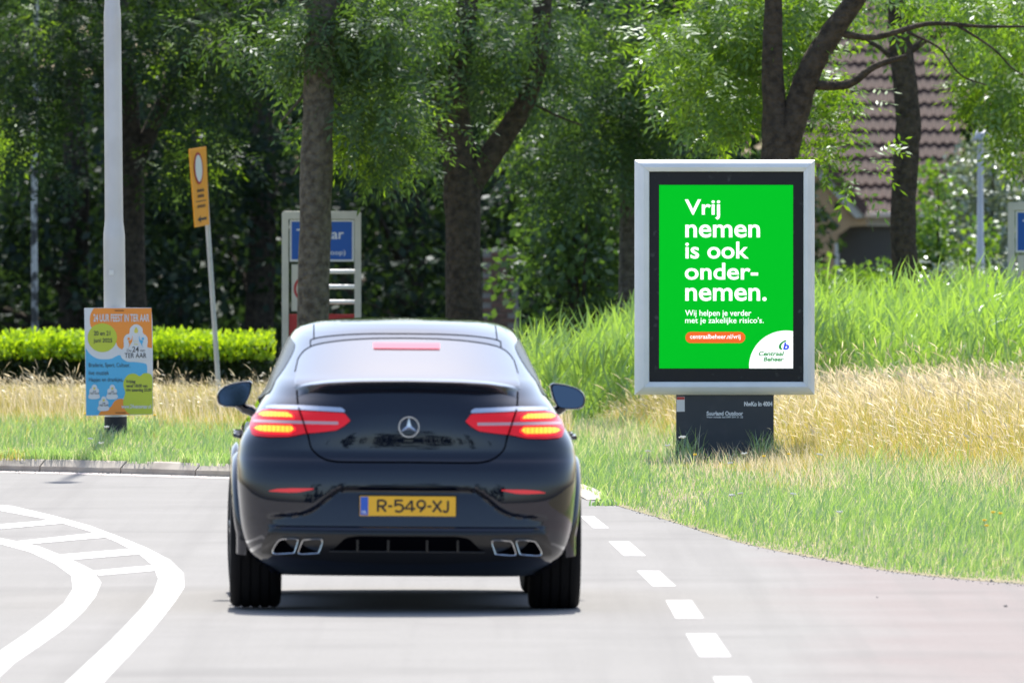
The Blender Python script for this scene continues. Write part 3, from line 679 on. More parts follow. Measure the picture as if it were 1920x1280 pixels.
for sg in (-1, 1):
    for pts in ([(511, 1032), (514, 1024), (522, 1012), (530, 1009), (551, 1008), (559.5, 1010.5), (560, 1015), (554, 1034), (549, 1037), (522, 1038.5), (513, 1037)],
                [(559, 1034), (562, 1024), (567, 1012), (574, 1009.5), (597, 1008.5), (605, 1011), (606, 1016), (600, 1034), (596, 1037), (570, 1038.5), (561, 1037.5)]):
        P2 = [(CR(*q)[0] * (-sg), CR(*q)[1]) for q in pts]; P2 = smooth_poly(P2, 3)
        if sg > 0: P2 = P2[::-1]
        c_ = np.mean(P2, axis=0); yb = min(float(surf_y(p[0] * .97, p[1])) for p in P2) - .030
        tp = MB(); k = len(P2)
        def rg(sc_, y): return [(c_[0] + (p[0] - c_[0]) * sc_, y, c_[1] + (p[1] - c_[1]) * sc_) for p in P2]
        def rgo(d_, y):
            out = []
            for p in P2:
                v = np.array(p) - c_; L_ = np.linalg.norm(v); out.append((c_[0] + v[0] * (L_ - d_) / L_, y, c_[1] + v[1] * (L_ - d_) / L_))
            return out
        R_ = [rgo(0, yb + .07), rgo(0, yb + .006), rgo(.002, yb), rgo(.006, yb + .001), rgo(.008, yb + .008), rgo(.009, yb + .08)]
        tp.v = [p for r_ in R_ for p in r_]
        for i_ in range(len(R_) - 1):
            for j in range(k): tp.f.append((i_ * k + j, i_ * k + (j + 1) % k, (i_ + 1) * k + (j + 1) % k, (i_ + 1) * k + j)); tp.m.append(0)
        t_o = tp.build('exhaust_tip', M['chrome'], car, smooth=True, angle=60)
        mb = MB(); mb.sheet([(p[0], p[2]) for p in rgo(.0085, 0)], yb + .05); mb.build('tip_opening', M['gap'], t_o)
# underbody, muffler
ub = MB(); ub.box(-.60, .60, -.60, 3.35, .235, .32); ub.box(-.45, .45, -.72, -.55, .262, .33); ub.build('underbody', M['car_plastic'], car, bevel=.02)
mf = MB(); mf.tube([(-.20, -.60, .275), (-.10, -.60, .27)], [.045, .045], 12); mf.tube([(-.15, -.6, .28), (-.15, 1.5, .27)], [.035, .035], 10); mf.tube([(.02, -.5, .29), (.30, -.5, .285)], [.05, .05], 12)
mf.build('exhaust_pipe', M['car_plastic'], car, smooth=True)
# wheels and arch flares
for y, hw, xo in ((0.0, .145, .835), (2.873, .130, .845)):
    for sg in (-1, 1):
        w = MB(); r = .373
        prof_ = [(.24, -hw + .015), (.30, -hw), (.345, -hw + .004), (r - .010, -hw + .018), (r - .002, -hw + .035)]
        for gx_ in np.linspace(-hw + .065, hw - .065, 4): prof_ += [(r, gx_ - .007), (r - .008, gx_ - .005), (r - .008, gx_ + .005), (r, gx_ + .007)]
        prof_ += [(r - .002, hw - .035), (r - .010, hw - .018), (.345, hw - .004), (.30, hw), (.24, hw - .015)]
        wl = empty('wheel', (sg * xo, y, r)); wl.parent = car
        if y > 1: wl.rotation_euler = (0, 0, R(3))
        w.lathe(prof_, 64, 'x', cap=False); w.build('tyre', M['tyre'], wl, smooth=True, angle=30)
        rm = MB(); o = sg * (hw - .02)
        rm.lathe([(.245, -hw + .02), (.235, 0), (.245, hw - .02)], 40, 'x', cap=False)
        for k in range(5):
            t = 2 * math.pi * k / 5
            for dt in (-.12, .12):
                rm.tube([(o, .04 * math.cos(t), .04 * math.sin(t)), (o, .24 * math.cos(t + dt), .24 * math.sin(t + dt))], [.022, .016], 6)
        rm.lathe([(.06, o - .02), (.06, o + .01), (.03, o + .015)], 20, 'x'); rm.lathe([(.17, -.01), (.17, .01)], 30, 'x'); rm.build('rim', M['rim'], wl, smooth=True)
        fl = MB(); rows = []
        for th in np.linspace(R(8), R(188) if y < 1 else R(180), 40):
            row = []
            for rr, dx in ((.425, .005), (.427, .030), (.445, .034), (.475, .024), (.50, .0), (.505, -.02)):
                yy = y + rr * math.cos(th); zz = .375 + rr * math.sin(th); bx = side_x(yy, max(.42, zz)) ; row.append((sg * (bx + dx), yy, zz))
            rows.append(row)
        fl.grid(rows, flip=(sg < 0)); fl.build('arch_flare', M['car_paint'], car, smooth=True, angle=50)
# side windows, windscreen, doors, mirrors
for sg in (-1, 1):
    mb = MB(); rows = []
    top_ = pchip([-.10, .15, .6, 1.1, 1.6, 2.0, 2.12], [1.225, 1.345, 1.475, 1.505, 1.45, 1.24, 1.17]); bot_ = pchip([-.10, .2, 1.0, 2.12], [1.215, 1.19, 1.165, 1.14])
    for j in range(9):
        row = []
        for y in np.linspace(-.10, 2.12, 40):
            z = float(bot_(y) + (top_(y) - bot_(y)) * j / 8); row.append((sg * (side_x(y, z) + .004), y, z))
        rows.append(row)
    mb.grid(rows, flip=sg < 0); sw = mb.build('side_window', M['side_glass'], car, smooth=True)
    mb = MB(); mb.grid([[(sg * (side_x(y, z) + .007), y, z) for y in np.linspace(-.10, 2.12, 40) for z in (float(bot_(y)) - .012,)], [(sg * (side_x(y, z) + .007), y, z) for y in np.linspace(-.10, 2.12, 40) for z in (float(bot_(y)) + .004,)]], flip=sg < 0)
    mb.build('window_trim', M['car_trim'], sw)
    for yy in (.95, 2.05):
        mb = MB(); mb.grid([[(sg * (side_x(yy + d, z) + .0015), yy + d, z) for z in np.linspace(.42, 1.12, 14)] for d in (0, .008)], flip=sg > 0); mb.build('door_joint', M['gap'], car)
    for yy in (1.05, .28):
        mb = MB(); xo = side_x(yy, .95) + .012; mb.tube([(sg * (xo - .012), yy - .02, .95), (sg * (xo + .02), yy + .01, .955), (sg * (xo + .02), yy + .17, .96), (sg * (xo - .012), yy + .2, .96)], .013, 8); mb.build('door_handle', M['car_paint'], car, smooth=True)
    # mirror housing traced from its outline, domed forward
    mo = [(409, 742), (411, 736), (416, 729), (425, 723), (441, 717.5), (458, 714.5), (470, 713.5), (476, 717), (475, 728), (471, 742), (466, 752), (460, 760), (445, 763), (424, 762.5), (413, 758), (409.5, 750)]
    ym = 2.02; pts = []
    for q in mo:
        x = (q[0] - 755) * (CARY + ym) / FPX; z = CAMH - (q[1] + 2.3 - HORY) * (CARY + ym) / FPX; pts.append((x * (-sg), z))
    pts = smooth_poly(pts, 3); c_ = np.mean(pts, axis=0); k = len(pts)
    if sg > 0: pts = pts[::-1]
    def mr(s_, y): return [(c_[0] + (p[0] - c_[0]) * s_, y, c_[1] + (p[1] - c_[1]) * s_) for p in pts]
    R_ = [mr(.86, ym + .004), mr(.90, ym - .006), mr(.97, ym - .004), mr(1.0, ym + .012), mr(.99, ym + .06), mr(.90, ym + .12), mr(.66, ym + .16), mr(.3, ym + .175)]
    mb = MB(); mb.v = [p for r_ in R_ for p in r_]
    for i_ in range(len(R_) - 1):
        for j in range(k): mb.f.append((i_ * k + j, i_ * k + (j + 1) % k, (i_ + 1) * k + (j + 1) % k, (i_ + 1) * k + j)); mb.m.append(0)
    mb.f.append(tuple((len(R_) - 1) * k + j for j in range(k))); mb.m.append(0)
    mi_ = mb.build('wing_mirror', M['car_paint'], car, smooth=True, angle=60)
    gl = MB(); gp = mr(.885, ym + .002); tilt = .10
    gl.add([(p[0], p[1] + (p[2] - c_[1]) * tilt - (p[0] - c_[0]) * .05, p[2]) for p in gp], [tuple(range(k))[::-1] if sg > 0 else tuple(range(k))[::-1]]); gl.build('mirror_glass', M['mirror'], mi_)
    ar = MB(); xi = c_[0] + (-sg) * .06; xb = sg * side_x(2.0, 1.06)
    ar.tube([(xb - sg * .03, 2.06, 1.055), (xi, 2.08, 1.075), (c_[0], 2.09, 1.12)], [.035, .03, .03], 10); ar.build('mirror_arm', M['car_paint'], mi_, smooth=True)
# windscreen and head lamps (front end)
mb = MB(); rows = []
for z in np.linspace(1.17, 1.52, 10):
    w_ = float(f_w(z)); Lf = front_L(z); row = []
    for u in np.linspace(-.86, .86, 24):
        n_ = 3.0; row.append((w_ * u, float(f_yf(z)) - Lf * (1 - (1 - abs(u) ** n_) ** (1 / n_)) + .006, z + .004))
    rows.append(row)
mb.grid(rows, flip=True); mb.build('windscreen', M['car_glass'], car, smooth=True)
for sg in (-1, 1):
    mb = MB(); rows = []
    for z in np.linspace(.74, .86, 5):
        w_ = float(f_w(z)); Lf = front_L(z); row = []
        for u in np.linspace(.55, .9, 10):
            row.append((sg * w_ * u, float(f_yf(z)) - Lf * (1 - (1 - u ** 3) ** (1 / 3)) + .006, z))
        rows.append(row)
    mb.grid(rows, flip=sg > 0); mb.build('head_lamp', M['chrome'], car, smooth=True)

# ------------------------------------------------------------------ advertising panel on its pedestal
MY = 112.2
def mp(px, py): p = P(px, py, MY); return (p.x - MX, p.z)
MX = (1358.5 - 960) * MY / FPX
MZ = float(ground_z(MX, MY))
ad = empty('advertising_panel', (MX, MY, 0)); tag(ad, 'free-standing poster panel with green advert in pale aluminium frame', 'billboard')
def rect(a, b, c, d):
    x0, z1 = mp(a, b); x1, z0 = mp(c, d); return [(x0, z0), (x1, z0), (x1, z1), (x0, z1)]
O = rect(1190, 300, 1527.5, 740); I = rect(1217.5, 322, 1506.5, 715.5)
for k in range(4):                                   # four mitred frame profiles
    a, b = k, (k + 1) % 4; mb = MB()
    def mixp(t, idx): return (O[idx][0] + (I[idx][0] - O[idx][0]) * t, O[idx][1] + (I[idx][1] - O[idx][1]) * t)
    prof_ = [(0.0, .18), (0.0, .012), (.08, .0), (.30, -.018), (.62, -.026), (.97, -.016), (1.0, -.006), (1.0, .03)]
    A = []; B = []
    for t, y in prof_:
        p, q = mixp(t, a), mixp(t, b); d = np.array(q) - np.array(p); d = d / np.linalg.norm(d) * .0008
        A.append((p[0] + d[0], y, p[1] + d[1])); B.append((q[0] - d[0], y, q[1] - d[1]))
    mb.grid([A, B], flip=False); mb.build('frame_profile', M['alu'], ad, smooth=True, angle=25)
mb = MB(); mb.slab([(O[0][0] + .01, O[0][1] + .01), (O[1][0] - .01, O[1][1] + .01), (O[2][0] - .01, O[2][1] - .01), (O[3][0] + .01, O[3][1] - .01)], .035, .19); mb.build('cabinet', M['alu'], ad)
mb = MB(); mb.slab(rect(1217, 321.5, 1507, 716), .012, .034); mb.build('passe_partout', M['panel_black'], ad)
po = MB(); po.slab(rect(1236, 347, 1487, 690.5), .006, .0115); poster = po.build('advert_poster', M['green'], ad)
def adt(s, a, b, c, d, m='white_print', **kw):
    x0, z1 = mp(a, b); x1, z0 = mp(c, d); return text_fit('lettering', s, x0, x1, z0, z1, kw.pop('y', .0045), M[m], poster, **kw)
BO = .016
adt('Vrij', 1284, 374, 1350.5, 412, bold=BO); adt('nemen', 1285, 421, 1425, 445.5, bold=BO); adt('is ook', 1285, 453, 1404, 485, bold=BO)
adt('onder-', 1284, 492.8, 1421.5, 524.5, bold=BO); adt('nemen.', 1285, 539.5, 1437.5, 564.3, bold=BO)
adt('Wij helpen je verder', 1284.7, 581, 1408.7, 595.6, bold=.006); adt("met je zakelijke risico's.", 1284.7, 594.6, 1432, 608.8, bold=.006)
x0, z1 = mp(1285, 622); x1, z0 = mp(1397.5, 643); rr = (z1 - z0) / 2
pill = [(x1 - rr + rr * math.sin(t), (z0 + z1) / 2 - rr * math.cos(t)) for t in np.linspace(0, math.pi, 12)] + [(x0 + rr - rr * math.sin(t), (z0 + z1) / 2 + rr * math.cos(t)) for t in np.linspace(0, math.pi, 12)]
mb = MB(); mb.sheet(pill, .0045); mb.build('orange_pill', M['orange_print'], poster)
adt('centraalbeheer.nl/vrij', 1294, 626.5, 1388.5, 637.5, bold=.012, y=.0032)
qc = []
for t in np.linspace(R(268), R(90) - .18, 40):
    x, y = 1474 + 69.5 * math.cos(t), 687 - 67.5 * math.sin(t)
    if x <= 1487 and y <= 690.4: qc.append((x, y))
qc = [(1487 - .01, 690.4)] + [(1404.6, 690.4)] + [p for p in qc if p[1] < 690] + [(1486.99, 620.6)]
mb = MB(); mb.sheet([mp(*p) for p in qc], .0045); mb.build('white_corner', M['white_print'], poster)
adt('Centraal', 1422.6, 658.6, 1470.3, 667, 'logo_green', bold=.03, shear=.2, y=.0032); adt('Beheer', 1431.5, 669, 1470, 677.2, 'logo_green', bold=.03, shear=.2, y=.0032)
adt('b', 1468.3, 641.8, 1479.8, 655.8, 'logo_blue', bold=.04, shear=.18, y=.0024)
arc_o = [(1475, 637), (1469, 639), (1463, 643.5), (1460.2, 649), (1461.5, 654), (1466.5, 655.8)]; arc_i = [(1474.3, 640), (1470.5, 641.5), (1466.5, 645), (1464.8, 649.5), (1465.8, 653), (1467.2, 654)]
mb = MB(); A = [mp(*p) for p in open_spline(arc_o, 5)]; B = [mp(*p) for p in open_spline(arc_i, 5)]
mb.grid([[(p[0], .0032, p[1]) for p in A], [(p[0], .0032, p[1]) for p in B]]); mb.build('logo_arc', M['logo_green'], poster)
x0, zt = mp(1268, 741); x1, _ = mp(1451, 741)
mb = MB(); mb.slab([(x0, MZ - .3), (x1, MZ - .3), (x1, zt + .01), (x0, zt + .01)], .03, .16); ped = mb.build('pedestal', M['pedestal'], ad, bevel=.004)
def pt(s, a, b, c, d, m='white_letter', **kw):
    xa, zb = mp(a, b); xb, za = mp(c, d); return text_fit('lettering', s, xa, xb, za, zb, .027, M[m], ped, **kw)
pt('NwKo In 4004', 1395.5, 752.5, 1448.5, 761.5, bold=.04); pt('Suurland Outdoor', 1325, 770.8, 1393.4, 778.8, bold=.03); pt('Voor schade bel 040 204 21 22', 1325, 779.6, 1393.4, 783.4, bold=.02)
mb = MB(); mb.sheet(rect(1268.6, 743.5, 1284, 771.5), .0275); stk = mb.build('sticker', M['sticker'], ped)
mb = MB(); mb.sheet(rect(1269, 744, 1283.6, 749), .0262); mb.build('red_band', M['sticker_red'], stk)

# ------------------------------------------------------------------ street lamp with festival poster
LX, LY = (217 - 960) * 119.5 / FPX, 119.5
LZ = float(ground_z(LX, LY))
lamp = empty('street_lamp', (LX, LY, LZ)); lamp.rotation_euler = (0, R(-0.45), 0)
tag(lamp, 'tall pale aluminium street lamp post with stepped base beside the kerb', 'street lamp')
mb = MB(); mb.lathe([(.094, -.3), (.0945, .17), (.0925, .175)], 28); mb.build('base_coating', M['post_black'], lamp, smooth=True)
mb = MB(); mb.lathe([(.0915, .1), (.0905, 1.66), (.0895, 1.70), (.078, 1.80), (.0765, 1.86), (.072, 3.50), (.0715, 3.54), (.064, 3.62), (.060, 4.2), (.042, 11.0)], 28); mb.build('shaft', M['post_alu'], lamp, smooth=True, angle=20)
mb = MB(); mb.tube([(0, 0, 10.9), (0, -.1, 11.15), (0, -.5, 11.3), (0, -1.0, 11.33)], [.04, .035, .03, .03], 10); mb.build('arm', M['post_alu'], lamp, smooth=True)
mb = MB(); mb.lathe([(.02, -.6), (.09, -.5), (.13, -.2), (.11, .1), (.04, .2)], 16, 'y', c=(0, -1.2, 11.32)); mb.build('lamp_head', M['galv'], lamp, smooth=True)
mb = MB(); mb.add([(-.045, -.0915, 1.36), (-.005, -.0925, 1.36), (-.005, -.0925, 1.40), (-.045, -.0915, 1.40)], [(0, 1, 2, 3)]); mb.build('number_sticker', M['sticker'], lamp)
FY = 119.5 - .105; fs = FY / FPX
fb = empty('festival_poster', (LX, FY, 0)); tag(fb, 'colourful festival poster board strapped round the street lamp post', 'poster')
def FP(zx, zy):
    px, py = 150 + zx / 5.82, 570 + zy / 5.82
    return ((px - 960) * fs - LX, CAMH - (py - HORY) * fs)
bp = [FP(45, 42), FP(420, 36), FP(778, 40), FP(790, 180), FP(795, 700), FP(795, 1205), FP(400, 1212), FP(65, 1217), FP(58, 700)]
mb = MB(); mb.slab(bp, 0, .004); brd = mb.build('board', M['pw'], fb)
def blob(name, pts, m, lay, sm=True):
    q = [FP(*p) for p in pts]; q = smooth_poly(q, 5) if sm else q
    b_ = MB(); b_.sheet(q, -.0012 * lay); return b_.build(name, M[m], brd)
def poly_curve(name, pts, m, lay): return blob(name, pts, m, lay, False)
def sp2(pts, n=5): return [tuple(p) for p in open_spline(pts, n)]
blob('orange_field', sp2([(150, 45), (115, 110), (108, 190), (130, 260), (250, 330), (380, 400), (410, 460), (455, 492), (480, 470), (560, 440), (700, 430), (740, 470), (786, 480)]) + [(780, 45)], 'po', 1, False)
blob('blue_field', sp2([(62, 480), (110, 545), (180, 590), (260, 602), (340, 595), (400, 565), (440, 558), (470, 600), (520, 628), (600, 632), (700, 645), (730, 670), (732, 760)]) + sp2([(600, 800), (520, 860), (480, 1010), (420, 1060), (380, 1120), (200, 1210)]) + [(68, 1212)], 'pb', 1, False)
blob('lime_disc', [(243 + 160 * math.cos(t), 366 - 157 * math.sin(t)) for t in np.linspace(0, 2 * math.pi, 36, endpoint=False)], 'pl', 2, False)
blob('orange_wave', sp2([(200, 1211), (225, 1170), (290, 1145), (340, 1115), (370, 1065), (420, 1035), (470, 1038), (500, 1080)]) + [(560, 1203)], 'po', 2, False)
blob('lime_field', sp2([(790, 800), (770, 765), (730, 752), (690, 757), (650, 785), (610, 762), (570, 757), (520, 775), (480, 830), (472, 890), (492, 960), (480, 1020), (470, 1080), (490, 1150), (545, 1203)]) + [(791, 1200)], 'pl', 3, False)
def cloud(cx, cy, s, name='white_cloud', lay=3):
    pts = [(-150, 165), (-168, 110), (-135, 40), (-135, -50), (-110, -95), (-75, -110), (-65, -165), (-25, -205), (25, -205), (68, -165), (75, -115), (115, -80), (128, -30), (122, 40), (150, 110), (135, 160), (60, 185), (-80, 190)]
    return blob(name, [(cx + x * s, cy + y * s) for x, y in pts], 'pw', lay)
cloud(612, 430, 1.0); cloud(156, 960, .40); cloud(352, 962, .40); cloud(258, 1090, .40)
def ft(s, a, b, c, d, m='pk', lay=5, **kw):
    x0_, z1_ = FP(a, b); x1_, z0_ = FP(c, d); return text_fit('lettering', s, x0_, x1_, z0_, z1_, -.0012 * lay, M[m], brd, **kw)
ft('24 UUR FEEST IN TER AAR', 146, 108, 757, 192, 'pw', bold=.022); ft('20 en 21', 150, 292, 330, 342, bold=.012); ft('juni 2025', 148, 372, 352, 432, bold=.012)
ft('De', 512, 490, 560, 520); ft('24', 570, 462, 642, 522, bold=.01); ft('van', 655, 497, 708, 518); ft('TER AAR', 487, 533, 725, 586, bold=.008)
ft('Braderie, Sport, Cultuur,', 95, 640, 548, 700); ft('live muziek', 95, 725, 316, 772); ft('Hapjes en drankjes,', 97, 800, 470, 858)
ft('Vrijdag', 500, 826, 605, 872, bold=.02); ft('vanaf 18:00 van', 502, 872, 735, 908, bold=.02); ft('t/m zaterdag 23.00', 502, 918, 780, 962, bold=.02)
ft('www.24vanteraar.nl', 450, 1092, 775, 1138, 'pw', bold=.02)
for (cx, cy) in ((156, 960), (352, 962), (258, 1090)):
    ft('24', cx - 14, cy - 18, cx + 16, cy + 0, bold=.01); ft('TER AAR', cx - 50, cy + 4, cx + 52, cy + 22, bold=.01)
    blob('yellow_drop', [(cx + 12 * math.cos(t), cy - 42 - 13 * math.sin(t)) for t in np.linspace(0, 6.28, 12, endpoint=False)], 'py', 5, False)
blob('yellow_drop', [(612, 250), (632, 285), (630, 308), (612, 316), (594, 308), (592, 285)], 'py', 5)
for sgn, m, cx in ((1, 'po', 531), (-1, 'pb', 686)):
    blob('dancer_head', [(cx + 14 * math.cos(t), 377 - 15 * math.sin(t)) for t in np.linspace(0, 6.28, 12, endpoint=False)], m, 5, False)
    blob('dancer_body', [(cx + sgn * a, b) for a, b in ((42, 342), (40, 400), (24, 430), (-6, 478), (8, 440), (-4, 405), (10, 395), (30, 385))], m, 5)
ft('feest', 582, 395, 636, 408, 'py'); ft('24u', 590, 428, 632, 446, 'py', bold=.02)
for zx, zy, w_ in ((378, 68, 100), (388, 1180, 110)):
    mb = MB(); a, b = FP(zx, zy), FP(zx + w_, zy + 7); mb.slab([(a[0], b[1]), (b[0], b[1]), (b[0], a[1]), (a[0], a[1])], -.010, -.0065); mb.build('strap', M['ink'], fb)

# ------------------------------------------------------------------ yellow diversion sign on a leaning pole
SY = 136.0
dv = empty('diversion_sign', P(411, 766, SY)); tag(dv, 'leaning yellow diversion sign with white disc and left arrow on grey pole', 'sign')
o0 = dv.location.copy()
def SPt(px, py): return P(px, py, SY) - o0
mb = MB(); mb.tube([SPt(413, 790), SPt(408, 700), SPt(390, 430), SPt(382, 290)], .024, 12); mb.build('pole', M['galv'], dv, smooth=True)
# panel turned 62 degrees away so that it shows narrow: corners from the sight lines
c_tl, c_tr, c_br, c_bl = (SPt(357, 280), SPt(387, 275), SPt(393, 421), SPt(368, 426))
dep = Vector((0, .28, 0))
def SS(u, v, off=0.0):
    """panel coordinates: u 0..1 left to right, v 0..1 top to bottom"""
    l = c_tl.lerp(c_bl, v); r_ = c_tr.lerp(c_br, v) + dep; p = l.lerp(r_, u)
    nrm = (r_ - l).cross(c_bl - c_tl).normalized()
    if nrm.y > 0: nrm = -nrm
    return p + nrm * off + Vector((0, -.34, 0))
def spoly(name, pts, m, off, parent):
    b_ = MB(); b_.add([SS(u, v, off) for u, v in pts], [tuple(range(len(pts)))]); return b_.build(name, M[m], parent)
mb = MB(); a_ = [SS(u, v, 0) for u, v in ((0, 0), (0, 1), (1, 1), (1, 0))]; b_ = [SS(u, v, -.012) for u, v in ((0, 0), (0, 1), (1, 1), (1, 0))]
mb.add(a_ + b_, [(0, 1, 2, 3), (7, 6, 5, 4)] + [(i_, i_ + 4, (i_ + 1) % 4 + 4, (i_ + 1) % 4) for i_ in range(4)]); pn = mb.build('sign_panel', M['sign_yellow'], dv)
def ell(cu, cv, ru, rv, n=28): return [(cu + ru * math.cos(t), cv + rv * math.sin(t)) for t in np.linspace(0, -2 * math.pi, n, endpoint=False)]
spoly('red_ring', ell(.46, .26, .28, .205), 'sign_red', .002, pn); spoly('white_disc', ell(.46, .26, .215, .172), 'sign_white', .004, pn)
for v, u0, u1 in ((.535, .28, .74), (.605, .30, .72), (.675, .16, .84), (.735, .22, .80)):
    if v == .675: spoly('divider_line', [(u0, v), (u0, v + .010), (u1, v + .010), (u1, v)], 'ink', .002, pn)
    else:
        for k in range(7):
            a = u0 + (u1 - u0) * k / 7; spoly('lettering', [(a, v - .012 * (k % 2)), (a, v + .026), (a + .05, v + .026), (a + .05, v - .012 * (k % 2))], 'ink', .002, pn)
spoly('arrow', [(.18, .91), (.42, .955), (.40, .925), (.82, .925), (.82, .895), (.40, .895), (.42, .865)], 'ink', .002, pn)

# ------------------------------------------------------------------ town-entry portals
def portal(Y, px0, px1, pytop, label, full):
    s = Y / FPX; X0 = (px0 - 960) * s; W = (px1 - px0) * s; zt = CAMH - (pytop - HORY) * s; zg = float(ground_z(X0, Y)) - .4
    root = empty('town_sign', (X0, Y, zg)); H = zt - zg
    tag(root, label, 'sign', 'town entry signs'); t = .065
    for x in (0, W - t):
        mb = MB(); mb.box(x, x + t, 0, .09, 0, H - .05); mb.build('post', M['cream'], root, bevel=.006)
    mb = MB()
    top = [(0, H - .08), (0, H - .02), (.02, H), (W - .02, H), (W, H - .02), (W, H - .08)]
    mb.slab(top, -.003, .093); mb.build('top_bar', M['cream'], root, bevel=.005)
    zb = H - .075; bh = .42
    def R4(a, b, c, d): return [(a, c), (b, c), (b, d), (a, d)]
    mb = MB(); mb.slab(R4(t + .012, W - t - .006, zb - bh, zb - .01), .02, .04); bl = mb.build('name_board', M['sign_white'], root)
    mb = MB(); mb.sheet(R4(t + .03, W - t - .024, zb - bh + .018, zb - .028), .0175); mb.build('blue_face', M['blue'], bl)
    cx = W / 2
    text_fit('lettering', 'Ter Aar', t + .08, W - t - .105, zb - .20, zb - .10, .0155, M['white_letter'], bl, bold=.01)
    text_fit('lettering', '(Nieuwkoop)', t + .13, W - t - .09, zb - bh + .05, zb - bh + .115, .0155, M['white_letter'], bl)
    # speed-limit board on the left half, bars on the right half
    z2 = zb - bh - .03
    mb = MB(); mb.slab(R4(t + .03, W * .52, z2 - .46, z2), .02, .035); sb = mb.build('zone_board', M['cream'], root)
    c = ((t + .03 + W * .52) / 2, z2 - .24); r0, r1 = .135, .11
    mb = MB(); mb.grid([[(c[0] + r_ * math.cos(a), .0175, c[1] + r_ * math.sin(a)) for a in np.linspace(0, 2 * math.pi, 33)] for r_ in (r0, r1)]); mb.build('red_ring', M['sign_red'], sb)
    text_fit('lettering', '50', c[0] - .07, c[0] + .07, c[1] - .05, c[1] + .05, .0175, M['ink'], sb, bold=.02)
    for k in range(3):
        z = z2 - .07 - k * .15
        mb = MB(); mb.tube([(W * .52, .05, z), (W - t, .05, z)], .022, 10, cap=False); mb.build('cross_bar', M['sign_white'], root, smooth=True)
    mb = MB(); mb.slab(R4(t + .005, W - t - .002, z2 - .74, z2 - .49), .03, .06); rb_ = mb.build('red_board', M['sign_red'], root)
    mb = MB(); mb.sheet(R4(W * .51, W * .54, z2 - .738, z2 - .492), .028); mb.build('white_stripe', M['sign_white'], rb_)
    return root
portal(141.0, 528.5, 677, 396, 'cream town entry portal with blue name board, half hidden behind tree trunk', True)
portal(141.0, 1890, 2040, 379, 'cream town entry portal with blue board at the right edge behind reeds', True)

# ------------------------------------------------------------------ small path light on the right
pl_ = empty('path_lamp', P(1838, 600, 165)); tag(pl_, 'slim grey path lamp with small domed head among the shrubs', 'street lamp')
o1 = pl_.location.copy(); tz = P(1838, 262, 165).z - o1.z
mb = MB(); mb.tube([(0, 0, -.8), (0, 0, P(0, 455, 165).z - o1.z), (0, 0, P(0, 453, 165).z - o1.z), (0, 0, tz)], [.050, .046, .040, .034], 14); mb.build('shaft', M['post_alu'], pl_, smooth=True)
mb = MB(); mb.lathe([(.04, -.03), (.11, -.01), (.115, .01), (.095, .07), (.05, .11), (.005, .12)], 18, c=(.02, 0, tz)); mb.build('lamp_head', M['galv'], pl_, smooth=True)

# ------------------------------------------------------------------ house with tiled roof
HY = 220.0; hs = HY / FPX
def HP(px, py, dy=0.0): p = P(px, py, HY); return Vector((p.x, HY + dy, p.z))
house = empty('house', HP(1680, 700)); tag(house, 'tan gabled house with brown pantile roof half hidden behind the trees', 'house')
ho = house.location.copy()
eav = HP(1500, 400).z; HX0, HX1 = HP(1480, 0).x, HP(1805, 0).x
slope = R(42); expo = 25.6 * hs / math.sin(slope); tw = 16.3 * hs
ru = Vector((0, math.cos(slope), math.sin(slope)))
rf = MB(); n_rows, n_cols = 20, int((HX1 - HX0) / tw)
mb = MB(); top = Vector((0, 0, 0)) + ru * (n_rows * expo)
mb.add([(HX0 - ho.x, HY - ho.y + .03, eav - ho.z - .02), (HX1 - ho.x, HY - ho.y + .03, eav - ho.z - .02), (HX1 - ho.x, HY - ho.y + top.y + .03, eav - ho.z + top.z - .02), (HX0 - ho.x, HY - ho.y + top.y + .03, eav - ho.z + top.z - .02)], [(0, 1, 2, 3)])
roof = mb.build('roof', M['brown_wood'], house)
# one pantile: S-shaped cross-section, lifted at its lower edge
tl = MB(); rows = []
for v, lift in ((0, .045), (.12, .04), (1.12, .006)):
    rows.append([(u * tw, 0 + ru.y * v * expo - lift * math.sin(slope), ru.z * v * expo + lift * math.cos(slope) + (.018 * math.cos(u * 2 * math.pi)) ) for u in np.linspace(0, 1.06, 9)])
rows = [[(p[0], p[1] + .02, p[2] - .03) for p in rows[0]]] + rows
tl.grid(rows); t0 = tl.build('tile', M['tile'], roof, smooth=True, angle=50); tme = t0.data
first = True
tcount = 0
for r_ in range(n_rows):
    for c_ in range(n_cols):
        x = HX1 - (c_ + 1) * tw
        pxx = 960 + x / hs
        if tcount >= 296: break
        if r_ > 12: continue
        o = t0 if first else t0.copy()
        if not first: sc.collection.objects.link(o)
        first = False; tcount += 1
        o.location = (x - ho.x, HY - ho.y + ru.y * r_ * expo, eav - ho.z + ru.z * r_ * expo + random.uniform(-.004, .004))
        o.rotation_euler = (0, random.uniform(-.012, .012), 0)
rest = MB()
for r_ in range(n_rows):
    for c_ in range(n_cols):
        if r_ <= 12 and r_ * n_cols + c_ < 296: continue
        x = HX1 - (c_ + 1) * tw
        b_ = (x - ho.x, HY - ho.y + ru.y * r_ * expo, eav - ho.z + ru.z * r_ * expo)
        rest.add([(v[0] + b_[0], v[1] + b_[1], v[2] + b_[2]) for v in tl.v], tl.f)
tag(rest.build('tile_field', M['tile'], roof, smooth=True, angle=50), kind='stuff')
def hv(px, py, dy=0): return HP(px, py, dy) - ho
mb = MB(); a = hv(1620, 400); mb.box(a.x, HX1 - ho.x + .03, a.y - .14, a.y - .02, a.z - .06, a.z + .02); mb.build('gutter', M['white_wood'], house, bevel=.01)
mb = MB(); mb.box(HX0 - ho.x, HX1 - ho.x - .05, .25, 6.0, -2.0, hv(0, 402).z); mb.build('wall', M['grey_wall'], house)
